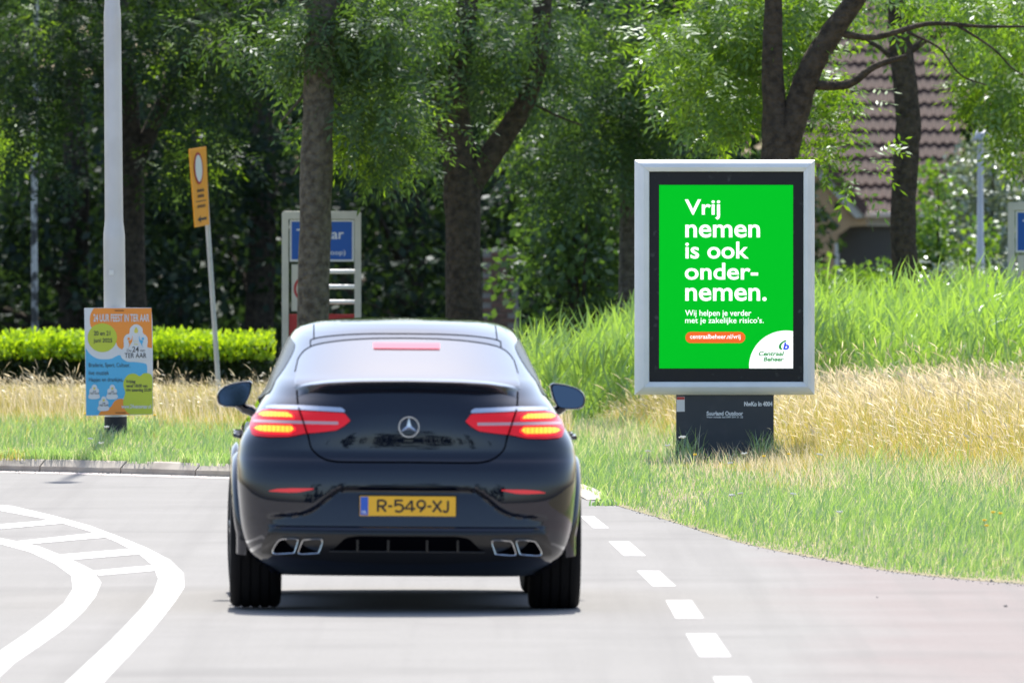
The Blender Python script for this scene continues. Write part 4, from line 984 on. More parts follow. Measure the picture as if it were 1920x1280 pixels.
mb = MB(); mb.box(hv(1622, 0).x, HX1 - ho.x, .10, .24, hv(0, 424).z, hv(0, 407).z); mb.build('eaves_board', M['white_wood'], house)
# front gable at the left
ga = -1.6
mb = MB()
gp = [hv(1400, 700), hv(1560, 700), hv(1560, 470), hv(1568, 440), hv(1590, 424), hv(1622, 422), hv(1618, 405), hv(1530, 300), hv(1400, 300)]
mb.slab([(p.x, p.z) for p in gp], ga, ga + 1.7); mb.build('gable', M['tan'], house)
mb = MB(); b4 = [hv(1532, 315), hv(1522, 322), hv(1600, 408), hv(1618, 406)]; mb.slab([(p.x, p.z) for p in b4], ga - .12, ga - .03); mb.build('barge_board', M['white_wood'], house)
mb = MB(); b4 = [hv(1536, 290), hv(1530, 312), hv(1617, 405), hv(1622, 386)]; mb.slab([(p.x, p.z) for p in b4], ga - .20, ga + .9); mb.build('verge_board', M['brown_wood'], house)
mb = MB(); a = hv(1561, 700); b_ = hv(1565, 455); mb.box(a.x, b_.x + .03, ga - .02, ga + .06, -2, b_.z); mb.build('corner_post', M['white_wood'], house)

# ------------------------------------------------------------------ brick garden wall glimpsed between the trunks
BY = 175.0; bw = empty('brick_wall', P(945, 700, BY)); tag(bw, 'short brown brick garden wall glimpsed right of the forked trunk', 'wall')
ob = bw.location.copy(); w0 = P(905, 600, BY) - ob; w1 = P(972, 468, BY) - ob
mb = MB(); mb.box(w0.x, w1.x, .01, .24, -1.2, w1.z); mb.build('core', M['mortar'], bw)
bl_, bh_ = .21, .062; bk = MB(); bk.box(0, bl_ - .012, 0, .02, 0, bh_ - .011); b0 = bk.build('brick', M['brick'], bw, bevel=.003); firstb = True; nb = 0
z = w0.z - .4; row = 0
while z < w1.z - bh_ and nb < 200:
    x = w0.x - (bl_ / 2 if row % 2 else 0)
    while x < w1.x:
        if x >= w0.x - .001 and x + bl_ <= w1.x + .05:
            o = b0 if firstb else b0.copy()
            if not firstb: sc.collection.objects.link(o)
            firstb = False; o.location = (x, random.uniform(-.012, -.006), z); nb += 1
        x += bl_
    z += bh_; row += 1

# ------------------------------------------------------------------ vegetation
def in_view(X, Y, m=2.2): return np.abs(X) < (0.0358 * Y + m)
def blades(name, X, Y, H, W, lean, mat_, k=3, kind='stuff', label=None, cat=None, wind=(0.25, 0.0), zoff=-.01):
    n = len(X); Z = ground_z(X, Y) + zoff
    a = rng.uniform(0, 2 * np.pi, n); ln = lean * rng.uniform(.2, 1.0, n) * H
    dx, dy = np.cos(a) * ln + wind[0] * H * rng.uniform(.3, 1.2, n), np.sin(a) * ln + wind[1] * H
    t = np.linspace(0, 1, k)
    C = np.stack([X[:, None] + dx[:, None] * t ** 2, Y[:, None] + dy[:, None] * t ** 2, Z[:, None] + H[:, None] * (t - .12 * t ** 3)], -1)
    sa = rng.uniform(-1.0, 1.0, n); sx, sy = np.cos(sa), np.sin(sa)
    w = W[:, None] * np.interp(t, [0, .5, 1], [1, .85, .08])
    S = np.stack([sx[:, None] * w, sy[:, None] * w, np.zeros_like(w)], -1)
    o = strip_mesh(name, C, S, mat_)
    tag(o, label, cat, kind=kind); return o, C

# mown green verge on both sides
def scatter_verge(n, xlo, xhi, dlo, dhi):
    X = rng.uniform(xlo, xhi, n); d = dlo + (dhi - dlo) * rng.uniform(0, 1, n); Y = y_edge(X) + d
    k = in_view(X, Y) & (Y < 132); return X[k], Y[k], d[k]
def nzf(X, Y, s, seed=0):
    r = np.random.default_rng(seed); v = np.zeros_like(X)
    for i_ in range(5):
        a = r.uniform(0, 6.28); f = s * r.uniform(.6, 1.8); v += np.sin((X * np.cos(a) + Y * np.sin(a) * .35) * f + r.uniform(0, 6.28))
    return v / 5
X, Y, d = scatter_verge(140000, .45, 7.0, 0.06, 26)
k = (rng.uniform(0, 1, len(X)) < np.clip(1.15 - .6 * sstep(19, 27, d), 0, 1) * np.clip(.9 + .5 * nzf(X, Y, 3.0, 11), .25, 1)) & (d > .30 + .5 * nzf(X, Y, 5.0, 12)); X, Y, d = X[k], Y[k], d[k]
H = (.035 + .055 * sstep(.0, 2.5, d) + .05 * sstep(18, 24, d) + .03 * nzf(X, Y, 2.0, 3)) * rng.uniform(.35, 1.5, len(X)) * (1 + .8 * (rng.uniform(0, 1, len(X)) > .93)); H = np.clip(H, .02, .34)
Xl, Yl, dl_ = scatter_verge(70000, -8, .72, 0.06, 15)
k = rng.uniform(0, 1, len(Xl)) < np.clip(1.1 - .8 * sstep(6, 13, dl_), 0, 1); Xl, Yl, dl_ = Xl[k], Yl[k], dl_[k]
Hl = np.clip((.05 + .05 * sstep(0, 2, dl_) + .03 * nzf(Xl, Yl, 2.2, 5)) * rng.uniform(.5, 1.4, len(Xl)), .03, .32)
Xs, Ys, ds = scatter_verge(9000, .45, 7.0, 2.0, 26)          # thin seed stalks standing above the turf
blades('seed_stalks', Xs, Ys, (.07 + .12 * sstep(3, 22, ds)) * rng.uniform(.6, 1.3, len(Xs)), rng.uniform(.0015, .003, len(Xs)), .5, M['dry'], 4, 'stuff', 'thin pale seed stalks standing above the green verge', 'grass', wind=(-.1, 0))
H *= 1 - .5 * sstep(.9, 1.15, X) * (1 - sstep(2.2, 2.5, X)) * sstep(98, 102, Y) * (1 - sstep(112.2, 112.5, Y))      # trimmed round the panel foot
Xa, Ya, Ha = np.concatenate([X, Xl]), np.concatenate([Y, Yl]), np.concatenate([H, Hl])
blades('grass', Xa, Ya, Ha, rng.uniform(.0020, .0050, len(Xa)), .55, M['grass'], 3, 'stuff', 'mown green verge grass between road and dry meadow', 'grass', wind=(.15, 0))

# tall dry meadow grass with seed heads
def dry_zone(n, dmin=22.0):
    X = rng.uniform(.3, 7.5, n); Y = rng.uniform(99, 131, n); d = Y - y_edge(X)
    k = in_view(X, Y) & (d > dmin + 7 * nzf(X, Y, 1.3, 8) + rng.normal(0, 2.0, n)); X, Y, d = X[k], Y[k], d[k]
    Xl = rng.uniform(-8, 1.0, n // 2); Yl = rng.uniform(117, 141, n // 2); k = in_view(Xl, Yl) & (rng.uniform(0, 1, n // 2) < sstep(116.5, 123, Yl + 1.5 * nzf(Xl, Yl, 2.0, 31))); Xl, Yl = Xl[k], Yl[k]
    return np.concatenate([X, Xl]), np.concatenate([Y, Yl])
X, Y = dry_zone(44000); d = Y - y_edge(X)
H = np.where(X > .5, .15 + .50 * sstep(20, 33, d), .10 + .30 * sstep(6, 13, d) - .20 * sstep(13, 21, d)) * rng.uniform(.45, 1.1, len(X)) * (1 + .18 * nzf(X, Y, 1.5, 2)) * (1 + .35 * (rng.uniform(0, 1, len(X)) > .9))
o_, C = blades('dry_grass', X, Y, H, rng.uniform(.0016, .003, len(X)), .42, M['dry'], 4, 'stuff', 'tall pale dry meadow grass with nodding seed heads', 'grass', wind=(-.14, -.05))
tip, bef = C[:, -1], C[:, -2]; dirv = unit(tip - bef + np.array([-.02, 0, -.03])); kk = (rng.uniform(0, 1, len(X)) < .6) & (H > .24)
tip, dirv, hh = tip[kk], dirv[kk], H[kk]; L_ = (.06 + .09 * rng.uniform(0, 1, len(tip))) * np.clip(hh / .5, .5, 1.2)
t = np.array([0, .35, .7, 1.0]); Cs = tip[:, None, :] + dirv[:, None, :] * (L_[:, None, None] * (t[None, :, None] - .35)); Cs[:, :, 2] -= (.25 * L_[:, None] * t[None] ** 2)
sa = rng.uniform(-1, 1, len(tip)); wv = np.array([.15, 1, .8, .1])[None, :] * rng.uniform(.0025, .006, len(tip))[:, None]
Ss = np.stack([np.cos(sa)[:, None] * wv, np.sin(sa)[:, None] * wv, .3 * wv], -1)
strip_mesh('seed_heads', Cs, Ss, M['dry'], o_)['kind'] = 'stuff'
X, Y = dry_zone(95000, 20.0); d = Y - y_edge(X)
H = np.where(X > .5, .07 + .46 * sstep(19, 31, d), .10 + .14 * sstep(5, 15, d) - .08 * sstep(16, 24, d)) * rng.uniform(.5, 1.2, len(X))
blades('meadow_undergrowth', X, Y, H, rng.uniform(.002, .004, len(X)), .35, M['dry_green'], 3, 'stuff', 'half dry yellow green undergrowth at the foot of the dry grass', 'grass', wind=(-.1, 0))

# reeds in the ditch on the right
n = 4200
X = rng.uniform(.0, 7.5, n); Y = rng.uniform(128.5, 138, n); k = in_view(X, Y) & (X > .25 + .5 * rng.uniform(-1, 1, n)); X, Y = X[k], Y[k]; n = len(X)
Hs = (1.25 + .50 * sstep(128, 134, Y)) * rng.uniform(.75, 1.1, n) * (.68 + .32 * sstep(.3, 2.0, X)) * (1 + .06 * nzf(X, Y, 1.6, 4))
Z0 = ground_z(X, Y) - .05
nl = 9; tt = rng.uniform(.25, 1.0, (n, nl)); tt[:, 0] = 1.0
az = rng.uniform(0, 2 * np.pi, (n, nl)); el = rng.uniform(.75, 1.35, (n, nl)); Ll = rng.uniform(.30, .55, (n, nl)); leanx = rng.normal(.03, .05, n)
base = np.stack([X[:, None] + leanx[:, None] * Hs[:, None] * tt, Y[:, None] + 0 * tt, Z0[:, None] + Hs[:, None] * tt * .82], -1).reshape(-1, 3)
dv_ = np.stack([np.cos(az) * np.cos(el), np.sin(az) * np.cos(el) * .6, np.sin(el)], -1).reshape(-1, 3); Lf = Ll.reshape(-1)
q = np.linspace(0, 1, 4); C = base[:, None, :] + dv_[:, None, :] * (Lf[:, None, None] * q[None, :, None])
C[:, :, 2] -= (.35 * Lf[:, None] * q[None] ** 2.4 * rng.uniform(.1, 1.0, len(Lf))[:, None]); C[:, :, 0] += (.10 * Lf[:, None] * q[None] ** 2)
wv = np.array([.5, 1, .7, .05])[None] * rng.uniform(.006, .012, len(Lf))[:, None]; sa = rng.uniform(-.9, .9, len(Lf))
S_ = np.stack([np.cos(sa)[:, None] * wv, np.sin(sa)[:, None] * wv, 0 * wv], -1)
rd = tag(strip_mesh('reeds', C, S_, M['reed']), 'fresh green reeds standing in the ditch behind the dry grass', 'reeds', kind='stuff')
t = np.linspace(0, 1, 3); C = np.stack([X[:, None] + leanx[:, None] * Hs[:, None] * t, Y[:, None] + 0 * t, Z0[:, None] + Hs[:, None] * t * .85], -1)
S_ = np.stack([np.full((n, 3), .003), np.zeros((n, 3)), np.zeros((n, 3))], -1)
strip_mesh('reed_stems', C, S_, M['reed'], rd)['kind'] = 'stuff'

def leaf_quads(C, D, N, L, W):
    """diamond leaves: centre base C, direction D, face normal N"""
    S = unit(np.cross(D, N)); L = np.broadcast_to(L, (len(C),))[:, None]; W = np.broadcast_to(W, (len(C),))[:, None]
    return np.stack([C, C + D * L * .5 + S * W, C + D * L, C + D * L * .5 - S * W], 1)
def rand_dirs(n): return unit(rng.normal(size=(n, 3)))
def simple_leaves(centers, radii, per, L, W, flat=1.0):
    n = len(centers); c = np.repeat(centers, per, 0); r = np.repeat(radii, per)
    p = c + rand_dirs(n * per) * (r * rng.uniform(0, 1, n * per) ** .5)[:, None] * np.array([1, 1, flat])
    D = unit(unit(p - c) * .6 + rand_dirs(n * per) * .8 + np.array([0, 0, -.35])); N = unit(rand_dirs(n * per) + np.array([0, 0, .8]))
    s = rng.uniform(.6, 1.25, n * per); return leaf_quads(p, D, N, L * s, W * s)
def ash_leaves(centers, radii, per, rl=.24, L=.085, W=.014):
    n = len(centers); m = n * per; c = np.repeat(centers, per, 0); r = np.repeat(radii, per)
    p = c + rand_dirs(m) * (r * rng.uniform(0, 1, m) ** .5)[:, None] * np.array([1, 1, .75])
    D = unit(unit(p - c) * .8 + rand_dirs(m) * .6 + np.array([0, 0, -.55])); N = unit(rand_dirs(m) * .6 + np.array([0, 0, 1.0])); Sd = unit(np.cross(D, N)); N = np.cross(Sd, D)
    sc_ = rng.uniform(.7, 1.25, m); Q = []
    for k, (t, sg) in enumerate([(.25, 1), (.25, -1), (.5, 1), (.5, -1), (.75, 1), (.75, -1), (1.0, 0)]):
        b = p + D * (rl * t * sc_)[:, None] - np.array([0, 0, 1.0]) * (.12 * rl * t * t * sc_)[:, None]
        d = unit(D * (.55 if sg else 1) + Sd * sg * .85 + np.array([0, 0, -.18]) + rng.normal(size=(m, 3)) * .12)
        Q.append(leaf_quads(b, d, N, L * sc_, W * sc_))
    return np.concatenate(Q)

def tree(name, label, cat, group, limbs, Y, clumps, bark, leafm, leaf='ash', per=34, coarse=None, cl_r=(.35, .65), leaf_size=(.10, .035), sun_clumps=None):
    """limbs: lists of (px,py,radius m[,dY]); clumps: (n,3) array of world centres"""
    p0 = P(limbs[0][0][0], limbs[0][0][1], Y); gz = float(ground_z(p0.x, Y))
    root = empty(name, (p0.x, Y, gz)); o_ = root.location.copy(); tag(root, label, cat, group)
    mb = MB()
    for i_, lb in enumerate(limbs):
        pts = []; rad = []
        for q in lb:
            w = P(q[0], q[1], Y + (q[3] if len(q) > 3 else 0)); pts.append(w - o_); rad.append(q[2])
        if i_ == 0: pts[0].z = -.2
        pp = open_spline([(*p, r) for p, r in zip(pts, rad)], 5)
        mb.tube([Vector(q[:3]) for q in pp], [max(q[3], .004) for q in pp], 12 if i_ < 3 else 7, wob=.05)
    mb.build('trunk', M[bark], root, smooth=True, angle=80)
    oo = np.array(o_)
    if clumps is not None and len(clumps):
        rad = rng.uniform(*cl_r, len(clumps))
        Q = ash_leaves(clumps - oo, rad, per) if leaf == 'ash' else simple_leaves(clumps - oo, rad, per, *leaf_size)
        if coarse is not None and len(coarse): Q = np.concatenate([Q, simple_leaves(coarse - oo, rng.uniform(.7, 1.1, len(coarse)), 90, .26, .09)])
        quad_mesh('crown', Q, M[leafm], root)
    if sun_clumps is not None: quad_mesh('sunlit_sprays', ash_leaves(sun_clumps - oo, rng.uniform(.14, .30, len(sun_clumps)), 22), M['sunlit_leaf'], root)
    return root
def px_clumps(lst, Y, spread=1.0):
    """clumps given as (px, py, count, sx px, sy px)"""
    out = []
    for px, py, n_, sx, sy in lst:
        for _ in range(n_):
            y = Y + rng.normal(0, spread); p = P(px + rng.normal(0, sx), py + rng.normal(0, sy), y); out.append(p)
    return np.array(out)
def upper(px, Y, z0, z1, rx, n_):
    X0 = (px - 960) * Y / FPX; u = rng.uniform(0, 1, n_); a = rng.uniform(0, 6.28, n_); t = rng.uniform(0, 1, n_); rr = rx * np.sqrt(u) * np.sqrt(np.clip(1 - (2 * t - .9) ** 2 * .8, .1, 1))
    return np.stack([X0 + rr * np.cos(a), Y + rr * np.sin(a), z0 + (z1 - z0) * t], 1)

GT = 'roadside ash trees'
tree('ash_tree', 'straight grey ash trunk standing in front of the left town portal', 'tree', GT,
     [[(586, 760, .16), (587, 600, .145), (591, 430, .15), (595, 250, .145), (601, 80, .14), (606, -60, .13), (610, -350, .10)],
      [(600, 60, .07), (660, -40, .06), (760, -140, .04)], [(603, 30, .06), (530, -40, .05), (440, -120, .03)], [(598, 140, .025), (560, 190, .015), (525, 230, .008)]],
     132, px_clumps([(560, 40, 8, 60, 40), (660, 90, 18, 60, 70), (700, 240, 9, 30, 40), (735, 200, 10, 40, 60), (510, 40, 8, 60, 40), (690, 30, 12, 80, 40), (600, 110, 4, 30, 30)], 132.4, .6), 'bark', 'ash_leaf', coarse=upper(600, 133, 5.4, 10.5, 3.2, 14), per=26, cl_r=(.22, .42), sun_clumps=px_clumps([(705, 250, 9, 30, 28), (720, 200, 4, 30, 30), (640, 60, 4, 40, 30)], 133.4, .4))
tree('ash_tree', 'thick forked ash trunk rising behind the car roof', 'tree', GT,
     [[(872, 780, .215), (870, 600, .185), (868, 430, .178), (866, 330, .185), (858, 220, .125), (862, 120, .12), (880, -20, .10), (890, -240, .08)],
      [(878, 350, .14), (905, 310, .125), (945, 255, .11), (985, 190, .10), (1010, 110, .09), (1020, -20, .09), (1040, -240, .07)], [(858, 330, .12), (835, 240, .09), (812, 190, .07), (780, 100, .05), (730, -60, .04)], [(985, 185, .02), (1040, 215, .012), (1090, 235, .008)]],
     140, px_clumps([(760, 60, 22, 90, 50), (900, 50, 18, 80, 50), (820, 170, 6, 40, 50), (980, 110, 10, 60, 60), (750, 220, 8, 30, 50)] + [(880, 90, 7, 50, 40), (1000, 80, 6, 30, 50)], 140.4, .9), 'bark_dark', 'ash_leaf', coarse=upper(880, 141, 5.5, 11, 3.5, 16), per=26, cl_r=(.25, .45), sun_clumps=px_clumps([(760, 130, 6, 40, 50), (930, 60, 5, 40, 30), (830, 40, 4, 30, 30)], 142.6, .4))
tree('ash_tree', 'slender ash trunk just left of the advertising panel', 'tree', GT,
     [[(1180, 620, .12), (1180, 480, .105), (1181, 340, .10), (1184, 200, .095), (1186, 60, .09), (1190, -250, .06)], [(1183, 150, .04), (1120, 60, .03), (1060, 20, .02)], [(1184, 120, .04), (1250, 50, .03), (1320, 20, .02)]],
     146, px_clumps([(1080, 110, 26, 80, 70), (1180, 200, 26, 60, 60), (1130, 270, 14, 50, 40), (1060, 270, 10, 40, 50), (1250, 80, 20, 70, 50), (1290, 200, 8, 50, 40)], 145, .9), 'bark', 'ash_leaf', coarse=upper(1180, 147, 5.7, 10.5, 3.0, 12), per=26, cl_r=(.28, .48), sun_clumps=px_clumps([(1060, 90, 5, 40, 40), (1120, 250, 6, 50, 25), (1000, 210, 4, 25, 40), (1230, 60, 4, 40, 30)], 147.5, .4))
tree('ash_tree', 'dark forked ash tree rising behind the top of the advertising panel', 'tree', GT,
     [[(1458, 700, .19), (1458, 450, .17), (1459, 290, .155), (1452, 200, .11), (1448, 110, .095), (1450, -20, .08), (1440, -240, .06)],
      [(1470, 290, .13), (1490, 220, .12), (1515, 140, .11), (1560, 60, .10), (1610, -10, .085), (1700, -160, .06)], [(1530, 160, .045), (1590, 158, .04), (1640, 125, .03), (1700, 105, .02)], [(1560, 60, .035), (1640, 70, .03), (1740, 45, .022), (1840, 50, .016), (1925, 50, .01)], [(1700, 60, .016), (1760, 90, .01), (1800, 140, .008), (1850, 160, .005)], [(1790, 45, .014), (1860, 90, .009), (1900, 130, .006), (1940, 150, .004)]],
     128, px_clumps([(1350, 50, 26, 60, 40), (1400, 110, 12, 40, 50), (1470, 20, 10, 50, 30), (1340, 160, 8, 40, 40), (1570, 10, 5, 50, 25), (1760, -20, 5, 60, 20), (1860, 20, 12, 50, 30), (1618, 290, 2, 8, 40), (1545, 200, 2, 8, 60)], 129.3, .6), 'bark_dark', 'bright_leaf', coarse=upper(1480, 129, 5.3, 10, 3.2, 9), per=24, cl_r=(.20, .38), sun_clumps=px_clumps([(1340, 130, 9, 35, 35), (1395, 190, 8, 22, 40), (1540, 220, 6, 12, 50), (1440, 60, 5, 40, 25)], 130.5, .4))
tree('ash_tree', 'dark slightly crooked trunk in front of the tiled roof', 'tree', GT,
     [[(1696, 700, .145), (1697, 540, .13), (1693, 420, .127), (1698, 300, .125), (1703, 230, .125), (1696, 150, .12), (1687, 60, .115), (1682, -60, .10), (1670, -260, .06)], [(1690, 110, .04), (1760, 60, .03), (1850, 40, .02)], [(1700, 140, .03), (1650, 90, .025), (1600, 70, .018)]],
     140, px_clumps([(1640, 10, 5, 60, 25), (1780, 10, 5, 50, 30), (1880, 60, 14, 45, 50), (1900, 170, 12, 35, 35)], 141.5, .8), 'bark_dark', 'bright_leaf', coarse=upper(1700, 141, 5.6, 10.5, 3.0, 8), per=22, cl_r=(.20, .40), sun_clumps=px_clumps([(1880, 150, 9, 35, 50), (1850, 60, 5, 40, 40), (1905, 230, 4, 20, 20)], 142, .4))
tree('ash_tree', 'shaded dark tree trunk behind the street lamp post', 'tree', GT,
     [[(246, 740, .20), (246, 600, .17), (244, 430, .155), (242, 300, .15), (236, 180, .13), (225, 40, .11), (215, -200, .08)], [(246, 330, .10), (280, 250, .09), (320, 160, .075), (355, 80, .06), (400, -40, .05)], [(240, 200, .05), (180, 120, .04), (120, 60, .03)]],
     152, px_clumps([(120, 80, 26, 80, 60), (330, 60, 26, 90, 50), (420, 160, 14, 60, 60), (330, 270, 8, 50, 40), (60, 250, 10, 40, 70), (480, 70, 14, 60, 50)], 151, .9), 'bark_dark', 'mid_leaf', coarse=upper(240, 153, 5.9, 11, 3.4, 22), per=26, cl_r=(.30, .52), sun_clumps=px_clumps([(350, 280, 4, 30, 20), (20, 215, 4, 15, 30), (330, 100, 4, 40, 30), (450, 60, 3, 40, 30), (70, 40, 2, 20, 20)], 154, .4))
tree('birch_tree', 'thin white-flecked birch trunk near the left edge', 'tree', None,
     [[(66, 760, .045), (65, 560, .04), (64, 380, .037), (66, 200, .033), (68, 30, .03), (70, -200, .02)]], 166, px_clumps([(70, 60, 14, 60, 60), (40, 200, 6, 40, 60)], 166, .8), 'birch', 'ash_leaf', coarse=upper(66, 166, 5, 9, 2.0, 20), per=22)

# leafy hazel-like shrub that hangs between forked trunk and panel
def bush(name, label, cat, group, Y, spec, leafm, per, size, cl_r=(.25, .5), stem=True, spread=.7):
    c = px_clumps(spec, Y, spread); x0 = c[:, 0].mean(); gz = float(ground_z(x0, Y)); root = empty(name, (x0, Y, gz)); tag(root, label, cat, group); oo = np.array((x0, Y, gz))
    quad_mesh('foliage', simple_leaves(c - oo, rng.uniform(*cl_r, len(c)), per, *size), M[leafm], root)
    if stem:
        mb = MB()
        for k in range(5):
            t = c[rng.integers(len(c))] - oo; mb.tube([(t[0] * .1 + random.uniform(-.1, .1), t[1] * .1, -.2), (t[0] * .5, t[1] * .5, max(.2, t[2] * .6)), tuple(t)], [.035, .022, .008], 6)
        mb.build('stems', M['bark_dark'], root, smooth=True)
    return root
bush('hazel_shrub', 'large leafy shrub with drooping boughs between forked trunk and panel', 'shrub', None, 156, [(1060, 330, 20, 50, 60), (1100, 430, 26, 50, 60), (1040, 420, 12, 40, 60), (1130, 520, 16, 40, 40), (1010, 520, 6, 30, 30)], 'ash_leaf', 60, (.11, .04), spread=.5)
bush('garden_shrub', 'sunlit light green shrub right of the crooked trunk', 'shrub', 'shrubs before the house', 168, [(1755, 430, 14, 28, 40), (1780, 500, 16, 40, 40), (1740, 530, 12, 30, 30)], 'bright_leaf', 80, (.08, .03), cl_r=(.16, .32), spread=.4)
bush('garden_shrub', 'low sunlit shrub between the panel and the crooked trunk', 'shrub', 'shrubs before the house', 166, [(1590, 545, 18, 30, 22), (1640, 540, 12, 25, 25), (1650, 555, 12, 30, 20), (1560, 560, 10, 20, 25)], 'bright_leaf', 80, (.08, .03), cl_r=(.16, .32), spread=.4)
bush('silver_shrub', 'tall silvery flowering shrub behind the path lamp', 'shrub', 'shrubs before the house', 176, [(1830, 330, 16, 25, 50), (1880, 340, 18, 25, 60), (1850, 430, 22, 40, 50), (1900, 450, 16, 30, 50), (1840, 530, 16, 40, 30)], 'grey_leaf', 90, (.07, .025), cl_r=(.2, .4), spread=.5)
bush('garden_shrub', 'dull green shrub at the foot of the path lamp', 'shrub', 'shrubs before the house', 160, [(1800, 540, 16, 35, 25), (1870, 545, 16, 35, 25), (1720, 555, 6, 30, 15)], 'grey_leaf', 70, (.06, .022), cl_r=(.14, .28), spread=.4)
bush('garden_shrub', 'dark evergreen shrub between path lamp and house corner', 'shrub', 'shrubs before the house', 184, [(1830, 420, 22, 25, 60), (1860, 500, 18, 40, 50)], 'dark_leaf', 90, (.09, .035), cl_r=(.3, .5), spread=.5)

# clipped hedge on the left
hx0, hx1, hy0, hy1 = -9.5, -2.42, 144.2, 145.3
hg = empty('hedge', ((hx0 + hx1) / 2, 144.7, float(ground_z(-4.5, 144.7)))); tag(hg, 'clipped hedge with bright yellow green top behind the street lamp', 'hedge'); oh = np.array(hg.location)
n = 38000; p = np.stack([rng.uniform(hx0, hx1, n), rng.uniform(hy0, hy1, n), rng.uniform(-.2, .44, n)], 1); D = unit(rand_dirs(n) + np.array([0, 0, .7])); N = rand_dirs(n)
quad_mesh('shaded_leaves', leaf_quads(p - oh + np.array([0, 0, oh[2]]), D, N, .05, .017), M['hedge_shade'], hg)
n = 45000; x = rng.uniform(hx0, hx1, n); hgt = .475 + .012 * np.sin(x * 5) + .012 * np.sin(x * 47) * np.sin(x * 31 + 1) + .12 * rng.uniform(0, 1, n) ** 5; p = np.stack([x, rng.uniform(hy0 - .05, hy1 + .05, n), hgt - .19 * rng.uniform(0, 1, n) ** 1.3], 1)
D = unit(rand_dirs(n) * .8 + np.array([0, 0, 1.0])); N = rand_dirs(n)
quad_mesh('sunlit_top_shoots', leaf_quads(p - oh + np.array([0, 0, oh[2]]), D, N, .055, .018), M['hedge_lit_leaf'], hg)

# trees of the park behind: each crown its own, dense down to the ground
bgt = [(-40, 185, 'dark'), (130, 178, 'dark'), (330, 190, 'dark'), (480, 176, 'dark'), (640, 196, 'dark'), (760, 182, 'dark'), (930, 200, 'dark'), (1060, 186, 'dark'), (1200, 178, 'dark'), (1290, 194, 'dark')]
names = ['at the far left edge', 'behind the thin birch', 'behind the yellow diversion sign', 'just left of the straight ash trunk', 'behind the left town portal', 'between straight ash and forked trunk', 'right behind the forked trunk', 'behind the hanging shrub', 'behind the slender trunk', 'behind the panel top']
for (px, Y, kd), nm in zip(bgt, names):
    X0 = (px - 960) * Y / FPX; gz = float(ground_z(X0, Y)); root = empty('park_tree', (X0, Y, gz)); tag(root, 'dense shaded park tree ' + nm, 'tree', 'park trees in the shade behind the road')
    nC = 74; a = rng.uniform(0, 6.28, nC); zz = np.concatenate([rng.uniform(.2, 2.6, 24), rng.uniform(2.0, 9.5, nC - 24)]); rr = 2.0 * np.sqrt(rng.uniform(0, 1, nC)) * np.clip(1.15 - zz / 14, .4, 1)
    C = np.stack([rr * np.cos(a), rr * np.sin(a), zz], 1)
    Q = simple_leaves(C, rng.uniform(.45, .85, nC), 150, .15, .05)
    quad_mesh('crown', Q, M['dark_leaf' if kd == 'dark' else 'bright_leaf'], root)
    mb = MB(); mb.tube([(0, 0, -.3), (.1, 0, 2.5), (-.1, 0, 6), (0, 0, 9)], [.2, .16, .1, .03], 9)
    for k in range(6):
        t = C[k * 7]; mb.tube([(0, 0, t[2] * .6), tuple(t * .6 + np.array([0, 0, t[2] * .3])), tuple(t)], [.07, .045, .015], 6)
    mb.build('trunk', M['bark_dark'], root, smooth=True)
# far-off wood closing the view
n = 860; cx_ = rng.uniform(-29, 29, n); cy_ = rng.uniform(236, 262, n); cz_ = rng.uniform(-1, 13, n)
Q = simple_leaves(np.stack([cx_, cy_, cz_], 1), rng.uniform(.9, 1.7, n), 120, .34, .13)
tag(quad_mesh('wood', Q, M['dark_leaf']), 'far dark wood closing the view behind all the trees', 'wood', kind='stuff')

n = 360; cx_ = rng.uniform(-46, 46, n); cz_ = rng.uniform(0, 1, n) ** .8 * (14.0 + 7 * np.sin(cx_ * .35) + 5 * np.sin(cx_ * 1.1 + 2)); cy_ = rng.uniform(-50, -40, n); cz_ = np.clip(cz_, .2, 26)
tag(quad_mesh('tree_row', simple_leaves(np.stack([cx_, cy_, cz_], 1), rng.uniform(1.2, 2.2, n), 70, .7, .28), M['dark_leaf']), 'row of trees down the road, seen only mirrored in the car', 'wood', kind='stuff')

# ------------------------------------------------------------------ small things on road and verge
def stone(px, py, r, label):
    p = G(px, py); bm = bmesh.new(); bmesh.ops.create_icosphere(bm, subdivisions=2, radius=r)
    for v in bm.verts: v.co *= random.uniform(.8, 1.15); v.co.z *= .6
    me = bpy.data.meshes.new('pebble'); bm.to_mesh(me); bm.free(); o = link('pebble', me, M['stone']); o.location = (p.x, p.y, r * .35); tag(o, label, 'stone', 'loose pebbles on the road')
stone(1886, 1137, .012, 'dark pebble on the road near the right edge'); stone(1578, 1057, .010, 'dark pebble on the road close to the grass edge'); stone(1645, 1120, .006, 'tiny pebble in the middle of the reddish strip')
db = MB(); p = G(38, 882)
db.tube([(-.16, 0, .01), (-.08, .02, .025), (0, 0, .03), (.08, .01, .022), (.12, 0, .01)], [.012, .028, .035, .03, .01], 8, wob=.3)
o = db.build('crumpled_rag', M['debris'], None, smooth=True); o.location = (p.x, p.y + .35, 0.004); tag(o, 'crumpled black rag lying against the kerb at far left', 'litter')
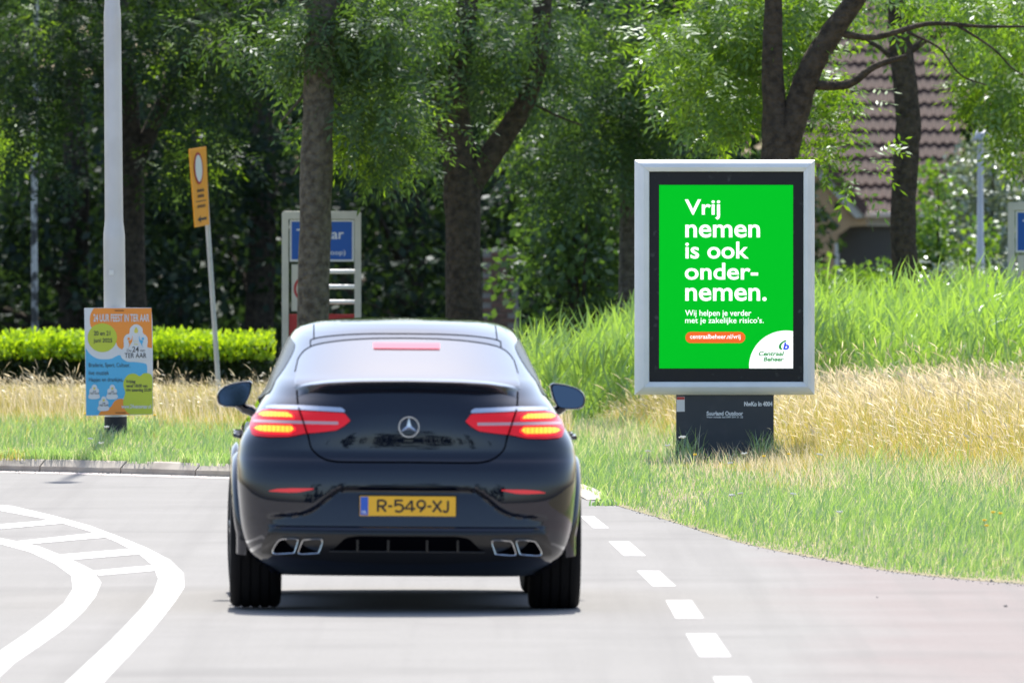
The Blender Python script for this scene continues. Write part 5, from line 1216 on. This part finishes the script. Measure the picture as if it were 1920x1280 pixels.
# wild flowers
def at_height(px, py, h):
    best = None
    for Y in np.arange(86, 134, .25):
        p = P(px, py, Y); e = abs(p.z - float(ground_z(p.x, Y)) - h)
        if Y > y_edge(p.x) + .3 and (best is None or e < best[0]): best = (e, p)
    return best[1]
fl = []
fw = [(1278, 820), (1281, 818), (1252, 835), (1215, 845), (1396, 850), (1370, 868), (1389, 925), (1373, 928), (1488, 926), (1537, 852), (1575, 960), (480, 820), (200, 800), (170, 822), (190, 830), (1210, 800)]
mb = MB()
for px, py in fw:
    p = at_height(px, py, .30 if py < 860 else .14)
    for k in range(7):
        a = k * .9; c = p + Vector((.018 * math.cos(a) * (k > 0), .018 * math.sin(a), random.uniform(-.004, .004)))
        mb.lathe([(.001, -.006), (.009, 0), (.006, .006)], 5, c=tuple(c))
    gz = float(ground_z(p.x, p.y)); mb.tube([(p.x + .02, p.y, gz), (p.x, p.y, p.z - .003)], [.002, .0015], 4, cap=False, mi=1)
o = mb.build('white_wildflowers', [M['flower_white'], M['grass']]); tag(o, 'white yarrow umbels scattered through the verge grass', 'flowers', kind='stuff')
mb = MB()
for px, py in [(1432, 855), (1479, 851), (1876, 962), (1862, 960), (1846, 975), (1303, 852), (290, 778), (160, 775), (330, 733), (1850, 985)]:
    p = at_height(px, py, .2)
    mb.lathe([(.002, -.006), (.016, .0), (.010, .008)], 7, c=tuple(p)); gz = float(ground_z(p.x, p.y)); mb.tube([(p.x, p.y, gz), (p.x, p.y, p.z)], [.002, .0015], 4, cap=False, mi=1)
o = mb.build('yellow_wildflowers', [M['flower_yellow'], M['grass']]); tag(o, 'small yellow flowers dotted through the verge grass', 'flowers', kind='stuff')
# grit swept to the edge of the carriageway, grass hanging over the kerb
nG = 1500; gx_ = rng.uniform(-5.5, 4.2, nG); gd = .18 - np.abs(rng.normal(0, .35, nG)); gy_ = y_edge(gx_) + np.where(gx_ < .6, gd - .2, gd)
gr_ = rng.uniform(.002, .007, nG) * (1 + 1.2 * (rng.uniform(0, 1, nG) > .96)); mb = MB()
for x, y, r in zip(gx_, gy_, gr_):
    j = [random.uniform(.7, 1.2) for _ in range(5)]
    mb.add([(x - r * j[0], y, .001), (x, y - r * j[1], .001), (x + r * j[2], y, .001), (x, y + r * j[3], .001), (x, y, .002 + r * j[4])], [(0, 1, 4), (1, 2, 4), (2, 3, 4), (3, 0, 4)])
tag(mb.build('grit', M['stone']), 'loose grit along the edge of the road', 'grit', kind='stuff')
xo_ = rng.uniform(-6, .7, 2600); xo_ = xo_[nzf(xo_, xo_ * 0, 2.5, 21) > -.25]
blades('kerb_fringe', xo_, y_edge(xo_) + rng.uniform(-.04, .09, len(xo_)), rng.uniform(.04, .13, len(xo_)), rng.uniform(.002, .0045, len(xo_)), .7, M['grass'], 4, 'stuff', 'grass hanging over the kerb stones', 'grass', wind=(0, -.6), zoff=.0)
# weed tufts at the kerb, lamp foot and panel foot
def tuft(px, py, z, n_, h, r, label, w=.004, m='grass'):
    p = G(px, py, z); Xt = p.x + rng.normal(0, r, n_); Yt = p.y + rng.normal(0, r * 1.5, n_)
    k_ = len(Xt); t_, _c = blades('weed_tuft', Xt, Yt, h * rng.uniform(.4, 1.1, k_), np.full(k_, w), .6, M[m], 4, 'stuff', label, 'weeds', wind=(0, 0)); t_['group'] = 'weed tufts'
tuft(262, 815, .2, 160, .22, .09, 'dense green grass tuft right of the lamp post foot')
tuft(110, 878, .02, 40, .12, .05, 'small weed at the kerb below the festival poster'); tuft(265, 884, .02, 70, .14, .06, 'weed tuft growing over the middle of the kerb')
tuft(390, 889, .02, 60, .12, .07, 'weed tuft at the kerb close to the car'); tuft(20, 878, .02, 50, .13, .10, 'yellowish weeds at the kerb by the black rag', m='dry_green')
tuft(1140, 945, .01, 50, .07, .05, 'green weed at the end of the kerb right of the car', w=.008)
tuft(1285, 872, .12, 60, .34, .07, 'tall weed tuft at the left foot of the panel pedestal'); tuft(1435, 872, .12, 90, .30, .07, 'tall weed tuft at the right foot of the panel pedestal'); tuft(1350, 876, .12, 90, .16, .28, 'grass fringe along the middle of the panel pedestal foot')
